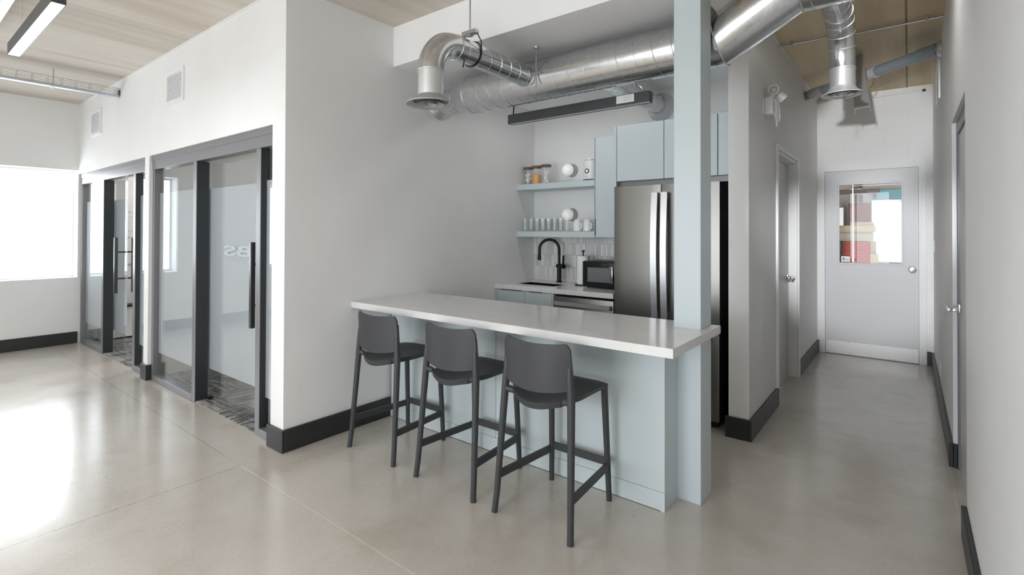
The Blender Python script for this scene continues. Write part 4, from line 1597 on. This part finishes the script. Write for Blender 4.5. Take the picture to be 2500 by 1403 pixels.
t.part('clamp', B().box((-2.185, 3.018, 2.655), (-2.110, 3.042, 2.668), .002, 1), 'zinc')

# ------------------------------------------------------------------ kitchen linear light
t = Thing('linear_light', (-2.07, 3.43, 2.45), 'charcoal linear light hung under the kitchen duct, with a white label on its side', 'pendant light')
lx0, lx1, ly0, ly1, lz0, lz1 = -2.707, -1.437, 3.40, 3.465, 2.418, 2.495
hs = B()
hs.box((lx0, ly0, lz0), (lx1, ly0 + .004, lz1))
hs.box((lx0, ly1 - .004, lz0), (lx1, ly1, lz1))
hs.box((lx0, ly0 + .004, lz1 - .004), (lx1, ly1 - .004, lz1))
hs.box((lx0, ly0 + .004, lz0), (lx0 + .004, ly1 - .004, lz1 - .004))
hs.box((lx1 - .004, ly0 + .004, lz0), (lx1, ly1 - .004, lz1 - .004))
hg = t.part('housing', hs, 'charcoal_metal')
t.part('diffuser', B().box((lx0 + .0045, ly0 + .0045, lz0 + .003), (lx1 - .0045, ly1 - .0045, lz0 + .008)), 'led_off', label='opal light strip')
lb = t.part('label_sticker', B().box((-1.688, ly0 - .0012, lz0 + .016), (-1.549, ly0 - .0003, lz1 - .004)), 'white', hg, label='white paper label with grey lines')
b = B()
for k in range(4):
    b.box((-1.632, ly0 - .0018, lz0 + .030 + k * .010), (-1.560, ly0 - .0013, lz0 + .0315 + k * .010))
t.part('label_print', b, 'greyline')
b = B()
for x in (lx0 + .06, lx1 - .10):
    b.cyl((x, 3.435, lz1), (x, 3.435, lz1 + .014), .006, 10)
    b.cyl((x, 3.435, lz1 + .014), (x, 3.435, 2.8485), .0012, 6)
t.part('suspension_wire', b, 'wire', split=True)
t.part('power_cord', B().sweep([(lx0 + .035, 3.43, lz1), (lx0 + .04, 3.43, lz1 + .06), (lx0 + .05, 3.44, 2.8485)], .006, 8), 'black')

for (lx_, ly_) in SOFFIT_FILL:
    t = Thing('soffit_fill_light', (lx_, ly_, 2.849), 'added small round fill light hidden behind the kitchen duct', 'downlight', 'added soffit fill lights')
    t.part('trim_ring', B().lathe([(.082, 0), (.095, 0), (.095, -.006), (.082, -.008)], (lx_, ly_, 2.8485), n=28, closed=True), 'white')
    t.part('lens', B().lathe([(0, 0), (.08, 0), (.08, -.003), (0, -.003)], (lx_, ly_, 2.8485), n=28), 'led')
t = Thing('ceiling_fill_light', (-.17, 3.68, ZC), 'added flat fill light hidden behind the corridor duct', 'ceiling light')
t.part('frame', B().box((-.32, 3.53, ZC - .055), (-.02, 3.83, ZC - .0005), .004), 'white')
t.part('lens', B().box((-.30, 3.55, ZC - .060), (-.04, 3.81, ZC - .0555)), 'led')
t = Thing('fill_globe', (-1.7, -0.35, 1.15), 'added fill globe on a cord, outside the picture', 'pendant light')
t.part('shade_ring', B().ring((-1.7, -0.35, 1.36), (0, 0, 1), .03, .012), 'white')
t.part('cord', B().cyl((-1.7, -0.35, 1.35), (-1.7, -0.35, ZC - .0005), .004, 8), 'black')

# main room linear lights: added fill pendants, then the one in view
ly, lz = 0.60, 2.65
def pendant(lx, ly, lz, along_y=False, label=None):
    t = Thing('linear_light', (lx, ly, lz), label, 'pendant light', 'added fill pendants out of view')
    a, c = (.03, .63) if along_y else (.63, .03)
    t.part('housing', B().box((lx - a, ly - c, lz + .004), (lx + a, ly + c, lz + .075)), 'charcoal_metal')
    t.part('diffuser', B().box((lx - a + .003, ly - c + .003, lz), (lx + a - .003, ly + c - .003, lz + .0038)), 'led')
    b = B()
    for k in (-.4, .4):
        q = (lx, ly + k) if along_y else (lx + k, ly)
        b.cyl((*q, lz + .075), (*q, ZC - .0005), .0012, 6)
    t.part('suspension_wire', b, 'wire', split=True)


for (lx_, ly_) in FILL_LAMPS:
    pendant(lx_, ly_, lz, label='added linear fill pendant, outside the picture')
for (sp_, st_, sa_, se_) in FILL_SPOTS:
    t = Thing('fill_spotlight', sp_, 'added white fill spotlight aimed at the corridor %s, outside the picture' % ('door' if st_[2] < 2 else 'end wall'), 'spotlight')
    sv = (Vector(st_) - Vector(sp_)).normalized()
    t.part('head', B().lathe([(.030, -.16), (.045, -.14), (.055, -.012), (.055, -.002), (.050, -.002), (.048, -.012), (.028, -.14)], sp_, sv, 24, closed=True), 'white')
    t.part('stem', B().cyl(Vector(sp_) - sv * .13 + Vector((0, 0, .05)), (sp_[0], sp_[1] - .13, ZC - .0005), .010, 12), 'white')
t = Thing('linear_light', (-4.2, ly, lz), 'lit grey linear pendant hanging near the top left corner of the room', 'pendant light')
x0, x1 = -4.66, -3.40
hs = B()
w = .030
hs.box((x0, ly - w, lz), (x1, ly - w + .003, lz + .075))
hs.box((x0, ly + w - .003, lz), (x1, ly + w, lz + .075))
hs.box((x0, ly - w + .003, lz + .072), (x1, ly + w - .003, lz + .075))
hs.box((x0, ly - w + .003, lz), (x0 + .003, ly + w - .003, lz + .072))
hs.box((x1 - .003, ly - w + .003, lz), (x1, ly + w - .003, lz + .072))
t.part('housing', hs, 'charcoal_metal')
t.part('diffuser', B().box((x0 + .0035, ly - w + .0035, lz + .001), (x1 - .0035, ly + w - .0035, lz + .006)), 'led', label='glowing white light strip')
b = B()
for x in (x0 + .28, x1 - .2):
    b.cyl((x, ly, lz + .075), (x, ly, ZC - .0005), .0012, 6)
t.part('suspension_wire', b, 'wire', split=True)
t = Thing('slim_light', (-5.0, .595, 3.05), 'slim white light strip high at the top left corner', 'strip light')
t.part('channel', B().box((-5.9, .585, 3.125), (-4.72, .645, 3.174)), 'white')
t.part('lens', B().box((-5.9, .604, 3.112), (-4.72, .626, 3.1245)), 'led')

# ------------------------------------------------------------------ cable tray
t = Thing('cable_tray', (-6.97, 0.2, 3.01), 'zinc wire basket cable tray running to the office wall', 'cable tray')
tx0, tx1, tz = -7.045, -6.965, 3.012
b = B()
for x in (tx0, tx1):
    for dz in (0, .036, .072):
        b.cyl((x, -3.0, tz + dz), (x, YG - .002, tz + dz), .0024, 6)
b.cyl(((tx0 + tx1) / 2, -3.0, tz), ((tx0 + tx1) / 2, YG - .002, tz), .0024, 6)
t.part('long_wire', b, 'wire', split=True)
b = B()
y = YG - .03
while y > -3:
    b.sweep([(tx0, y, tz + .074), (tx0, y, tz), (tx1, y, tz), (tx1, y, tz + .074)], .0022, 6)
    y -= .115
t.part('cross_wire', b, 'wire', split=True)
t.part('bottom_channel', B().box((tx0 + .012, -3.0, tz - .026), (tx1 - .002, YG - .004, tz - .004), .003, 1), 'bluezinc')
t.part('bottom_channel', B().box((tx0 - .030, -3.0, tz - .020), (tx0 + .004, YG - .02, tz - .002), .003, 1), 'bluezinc')
t.part('end_plate', B().box((tx0 + .02, YG - .008, tz), (tx1 + .004, YG - .0008, tz + .06)), 'charcoal_metal')
t.part('hanger_rod', B().cyl((-7.0, 1.20, tz - .045), (-7.0, 1.20, ZC - .0005), .005, 8), 'zinc')
t.part('hanger_foot', B().box((-7.06, 1.185, tz - .034), (-6.94, 1.215, tz - .0265), .002, 1), 'white')


# ------------------------------------------------------------------ wall vents
def vent(x0, x1, label):
    z0, z1 = 2.665, 2.976
    t = Thing('wall_vent', ((x0 + x1) / 2, YG, z0), label, 'vent', 'white louvred vents on the office wall')
    fr = B()
    w = .035
    y0 = YG - .014
    for lo, hi in (((x0, z0), (x1, z0 + w)), ((x0, z1 - w), (x1, z1)), ((x0, z0 + w), (x0 + w, z1 - w)), ((x1 - w, z0 + w), (x1, z1 - w))):
        fr.box((lo[0], y0, lo[1]), (hi[0], YG - .0008, hi[1]))
    t.part('frame', fr, 'white')
    t.part('backing', B().box((x0 + w, YG - .0030, z0 + w), (x1 - w, YG - .0008, z1 - w)), mat('vent_shade', (.70, .70, .71), .6))
    n = 12
    for k in range(n):
        z = z0 + w + (k + .5) * (z1 - z0 - 2 * w) / n
        t.part('louvre', B().obox(((x0 + x1) / 2, YG - .0105, z), (x1 - x0 - 2 * w - .001, .017, .002), (1, 0, 0), (0, -.45, -.89)), 'white')


vent(-5.535, -5.112, 'white louvred wall vent above the near office opening')
vent(-8.105, -7.682, 'white louvred wall vent above the far office, nearer the window wall')

# ------------------------------------------------------------------ corridor fittings
wx = -0.905
t = Thing('emergency_light', (wx, 4.45, 2.5), 'white twin-head emergency light with looped cord on the corridor wall', 'emergency light')
t.part('wall_plate', B().box((wx + .0005, 4.355, 2.43), (wx + .010, 4.47, 2.56), .003), 'white')
bx = t.part('battery_box', B().box((wx + .0105, 4.385, 2.425), (wx + .070, 4.50, 2.565), .006), 'white')
t.part('arm', B().box((wx + .03, 4.42, 2.5655), (wx + .07, 4.47, 2.59), .005), 'white')


def lamp_head(c, d):
    b = B().lathe([(0, -.05), (.022, -.048), (.036, -.035), (.040, .0), (.040, .020), (.033, .020), (.030, .008), (0, .006)], c, d, 28)
    h = t.part('lamp_head', b, 'white')
    t.part('lens', B().lathe([(0, .012), (.02, .010), (.028, .0075)], c, d, 24), 'thin_glass', h)
    t.part('lamp_ring', B().ring(Vector(c) + Vector(d).normalized() * .02, d, .022, .003, 24, 6), 'diffuser_grey', h)


lamp_head((wx + .065, 4.44, 2.625), (.25, -.95, -.12))
lamp_head((wx + .105, 4.55, 2.582), (.55, .35, -.65))
b = B()
bz = 2.565
pts = [(wx + .075, 4.43, 2.55), (wx + .080, 4.47, 2.50), (wx + .082, 4.50, 2.44), (wx + .080, 4.52, 2.38), (wx + .078, 4.50, 2.345), (wx + .080, 4.475, 2.36), (wx + .082, 4.465, 2.42), (wx + .080, 4.45, 2.50), (wx + .078, 4.49, 2.545), (wx + .084, 4.55, 2.50), (wx + .085, 4.57, 2.43), (wx + .080, 4.56, 2.385), (wx + .080, 4.535, 2.40)]
# smooth the cord
sm = []
for i in range(len(pts) - 1):
    p0 = Vector(pts[max(0, i - 1)])
    p1, p2 = Vector(pts[i]), Vector(pts[i + 1])
    p3 = Vector(pts[min(len(pts) - 1, i + 2)])
    for k in range(6):
        u = k / 6
        sm.append(.5 * ((2 * p1) + (p2 - p0) * u + (2 * p0 - 5 * p1 + 4 * p2 - p3) * u * u + (3 * p1 - p0 - 3 * p2 + p3) * u ** 3))
sm.append(Vector(pts[-1]))
b.sweep(sm, .0065, 8)
b.ring((wx + .080, 4.42, 2.42), (1, .2, .2), .033, .0055, 24, 8)
t.part('cord', b, 'white')

# conduit on the corridor ceiling
t = Thing('conduit', (-0.35, 5.05, 3.15), 'thin galvanised conduit crossing the corridor ceiling', 'conduit')
cp = [(-0.903, 5.02, 3.15), (-0.50, 5.03, 3.15), (-0.33, 5.08, 3.15), (-0.24, 5.07, 3.15), (0.2205, 5.07, 3.15)]
t.part('tube', B().sweep(cp, .0095, 12), 'zinc')
b = B()
for x, y in ((-0.80, 5.022), (0.12, 5.07)):
    b.box((x - .008, y - .018, 3.138), (x + .008, y + .018, 3.1745), .002, 1)
t.part('strap', b, 'zinc', split=True)

# grey drain pipe
P0, P1 = Vector((-0.903, 6.486, 3.02)), Vector((0.2205, 5.508, 3.03))
t = Thing('drain_pipe', (-0.35, 6.0, 3.03), 'grey plastic drain pipe crossing the corridor below the ceiling', 'pipe')


def along(u):
    return P0.lerp(P1, u)


t.part('pipe', B().cyl(P0, P1, .048, 24), 'pvc')
for (u0, u1) in ((.06, .17), (.50, .60), (.885, .985)):
    t.part('coupling', B().cyl(along(u0), along(u1), .056, 24), 'pvc_light' if u0 < .8 else 'pvc', label=None)
b = B().cyl(along(.875), along(.884), .0565, 20)
t.part('primer_mark', b, 'green')
d_ = (P1 - P0).normalized()
b = B().ring(along(.50) + Vector((0.03, .0, -.05)), d_, .075, .004, 36, 6)
t.part('hanger_loop', b, 'zinc')
t.part('hanger_strap', B().sweep([along(.42) + Vector((0, 0, .05)), along(.36) + Vector((0, -.5, .14))], 0, rect=(.03, .003)), 'zinc')
b = B()
b.box(along(.42) - Vector((.035, .03, -.04)), along(.42) + Vector((.035, .03, .085)), .006)
t.part('hanger_clamp', b, 'zinc')
t.part('wall_seal', B().lathe([(.05, .03), (.066, .012), (.07, .0), (.05, .0)], P1, (-1, 0, 0), 24, closed=True), 'galv_plain')

# sloping steel channel above the door
C0, C1 = Vector((-0.385, 5.75, 3.165)), Vector((-0.295, 5.10, 2.53))
t = Thing('steel_bracket', C0, 'bent grey steel channel hanging at a slant behind the corridor diffuser', 'bracket')
dd = (C1 - C0)
sd = Vector((1, 0, 0))
t.part('web', B().obox((C0 + C1) / 2, (dd.length, .11, .004), dd, sd), 'diffuser_grey')
for s_ in (-1, 1):
    nrm = dd.normalized().cross(sd).normalized()
    t.part('flange', B().obox((C0 + C1) / 2 + sd * (.053 * s_) + Vector((0, 0, -.022)), (dd.length, .004, .045), dd, sd), 'diffuser_grey')

# rail on the end wall
t = Thing('door_rail', (-0.1, YF, 3.1), 'thin white rod with a black tip on the block wall above the door', 'rod')
t.part('rod', B().cyl((-0.392, YF - .03, 3.104), (0.13, YF - .03, 3.110), .009, 12), 'white')
t.part('tip', B().cyl((0.13, YF - .03, 3.110), (0.16, YF - .03, 3.1105), .013, 12), 'black')
b = B().box((-0.405, YF - .045, 3.05), (-0.38, YF - .0008, 3.115), .003, 1)
b.box((-.405, YF - .06, 3.03), (-.37, YF - .035, 3.06), .003, 1)
t.part('end_hook', b, 'black')
t.part('clip', B().box((0.02, YF - .040, 3.098), (0.035, YF - .0008, 3.12), .002, 1), 'white')

# right wall fittings
t = Thing('return_grille', (XR, 5.95, 2.85), 'white air grille high on the right corridor wall', 'grille')
b = B()
for lo, hi in (((5.70, 2.66), (6.20, 2.69)), ((5.70, 3.05), (6.20, 3.08)), ((5.70, 2.69), (5.73, 3.05)), ((6.17, 2.69), (6.20, 3.05))):
    b.box((XR - .014, lo[0], lo[1]), (XR - .0008, hi[0], hi[1]))
t.part('frame', b, 'white')
b = B()
for k in range(18):
    z = 2.70 + k * .02
    b.obox((XR - .008, 5.95, z), (.43, .013, .0018), (0, 1, 0), (-.7, 0, -.7))
t.part('louvres', b, 'white')
t = Thing('light_switch', (XR, 7.13, 1.35), 'white light switch on the right wall beside the steel door', 'switch')
t.part('plate', B().box((XR - .006, 7.09, 1.29), (XR - .0008, 7.17, 1.41), .002, 1), 'white')
t.part('rocker', B().box((XR - .010, 7.112, 1.318), (XR - .0062, 7.148, 1.382), .002, 1), 'white')
t = Thing('wall_outlet', (XR, 5.83, 0.31), 'white wall outlet low on the right corridor wall', 'outlet')
t.part('plate', B().box((XR - .006, 5.79, .25), (XR - .0008, 5.87, .37), .002, 1), 'white')
t.part('socket', B().box((XR - .009, 5.812, .275), (XR - .0062, 5.848, .345), .002, 1), 'white')

# ------------------------------------------------------------------ workshop beyond the door
b = B()
b.box((-3.0, 7.62, -.1), (2.0, 10.3, 0))
struct('floor_workshop', b, 'floor')
struct('ceiling_workshop', B().box((-3.0, 7.62, 3.4), (2.0, 10.3, 3.5)), 'shop_wall')
b = B()
b.box((-3.0, 10.1, 0), (-.47, 10.3, 3.4))
b.box((-.47, 10.1, 0), (.16, 10.3, 1.02))
b.box((-.47, 10.1, 2.02), (.16, 10.3, 3.4))
b.box((.16, 10.1, 0), (2.0, 10.3, 3.4))
struct('wall_workshop', b, 'shop_wall')
struct('wall_workshop_side', B().box((-3.1, 7.62, 0), (-3.0, 10.3, 3.4)).box((2.0, 7.62, 0), (2.1, 10.3, 3.4)), 'shop_wall')
portal('window_daylight', (-.155, 10.32, 1.52), .63, 1.0, (0, -1, 0))
t = Thing('window_9', (-.155, 10.2, 1.02), 'bright snowy window seen through the steel door', 'window', kind='structure')
b = B()
for lo, hi in (((-.469, 1.021), (.159, 1.06)), ((-.469, 1.98), (.159, 2.019)), ((-.469, 1.06), (-.43, 1.98)), ((.12, 1.06), (.159, 1.98))):
    b.box((lo[0], 10.12, lo[1]), (hi[0], 10.17, hi[1]))
t.part('frame', b, 'trim')
t.part('pane', B().box((-.43, 10.14, 1.06), (.12, 10.146, 1.98)), glass('tinted_glass', (.55, .56, .57), 1.35))
single('window_valance', B().box((-.40, 9.98, 2.03), (1.2, 10.08, 2.17)), 'teal', 'teal band above the workshop window', 'valance')
single('overhead_beam', B().box((-.95, 9.55, 2.10), (-.34, 9.65, 2.17)), 'brown', 'dark horizontal beam across the workshop top, seen through the door window', 'beam')
single('brown_post', B().box((-.635, 9.96, 0), (-.585, 10.02, 3.399)), 'brown', 'narrow brown post in the workshop behind the beam', 'post')
single('rust_panel', B().box((-.77, 9.91, 0), (-.47, 9.95, 1.97)), 'rust', 'rust red panel leaning behind the workshop bench', 'panel', loc=None)
t = Thing('workbench', (-.8, 9.6, 0), 'pine workbench beyond the steel door', 'workbench')
t.part('top', B().box((-1.3, 9.45, 1.50), (-.40, 9.90, 1.60)), 'pine')
t.part('shelf_board', B().box((-1.3, 9.50, 1.36), (-.44, 9.88, 1.499)), 'beige')
for x in (-1.28, -.92, -.46):
    t.part('leg', B().box((x, 9.52, 0), (x + .07, 9.60, 1.359)), 'pine')
t.part('post', B().box((-.86, 9.40, 1.6005), (-.80, 9.46, 1.88)), 'whiteboard')
b = B()
b.sweep([(-.78, 9.5, 1.90), (-.60, 9.5, 1.66)], 0, rect=(.02, .02))
single('timber_offcut', B().box((-.72, 9.55, 1.602), (-.42, 9.62, 1.655)), 'pine', 'pale timber offcut lying on the workbench', 'timber')
t = Thing('slatted_crate', (-.64, 9.35, 0), 'bright red slatted panel low in the door window', 'crate')
t.part('back_board', B().box((-.80, 9.36, .6), (-.46, 9.38, 1.36)), 'rust')
for k in range(30):
    z = .62 + k * .0245
    t.part('slat', B().box((-.80, 9.335, z), (-.46, 9.3595, z + .017)), 'red')
t.part('leg', B().box((-.80, 9.36, 0), (-.77, 9.385, .599)), 'rust')
t.part('leg', B().box((-.49, 9.36, 0), (-.46, 9.385, .599)), 'rust')
single('timber_post', B().box((-.455, 9.35, .90), (-.36, 9.5, 1.17)).box((-.455, 9.36, 0), (-.36, 9.49, .90)), 'pine', 'tan timber post stub right of the red slats', 'timber')
t = Thing('pendant_pole', (-.66, 9.2, 3.39), 'thin white pole hanging in front of the red slats', 'pole')
t.part('pole', B().cyl((-.66, 9.2, 1.10), (-.66, 9.2, 3.399), .008, 10), 'white')
t.part('foot', B().cyl((-.66, 9.2, 1.05), (-.66, 9.2, 1.10), .014, 10), 'white')
# snowy ground outside the workshop window
struct('floor_snow', B().box((-6, 10.4, -.2), (8, 30, -.05)), 'snow')
b = B()
b.lathe([(0, .75), (.6, .7), (1.4, .4), (2.2, 0)], (.5, 14, -.05), n=24)
single('snow_bank', b, 'snow', 'snow bank outside the workshop window', 'snow')
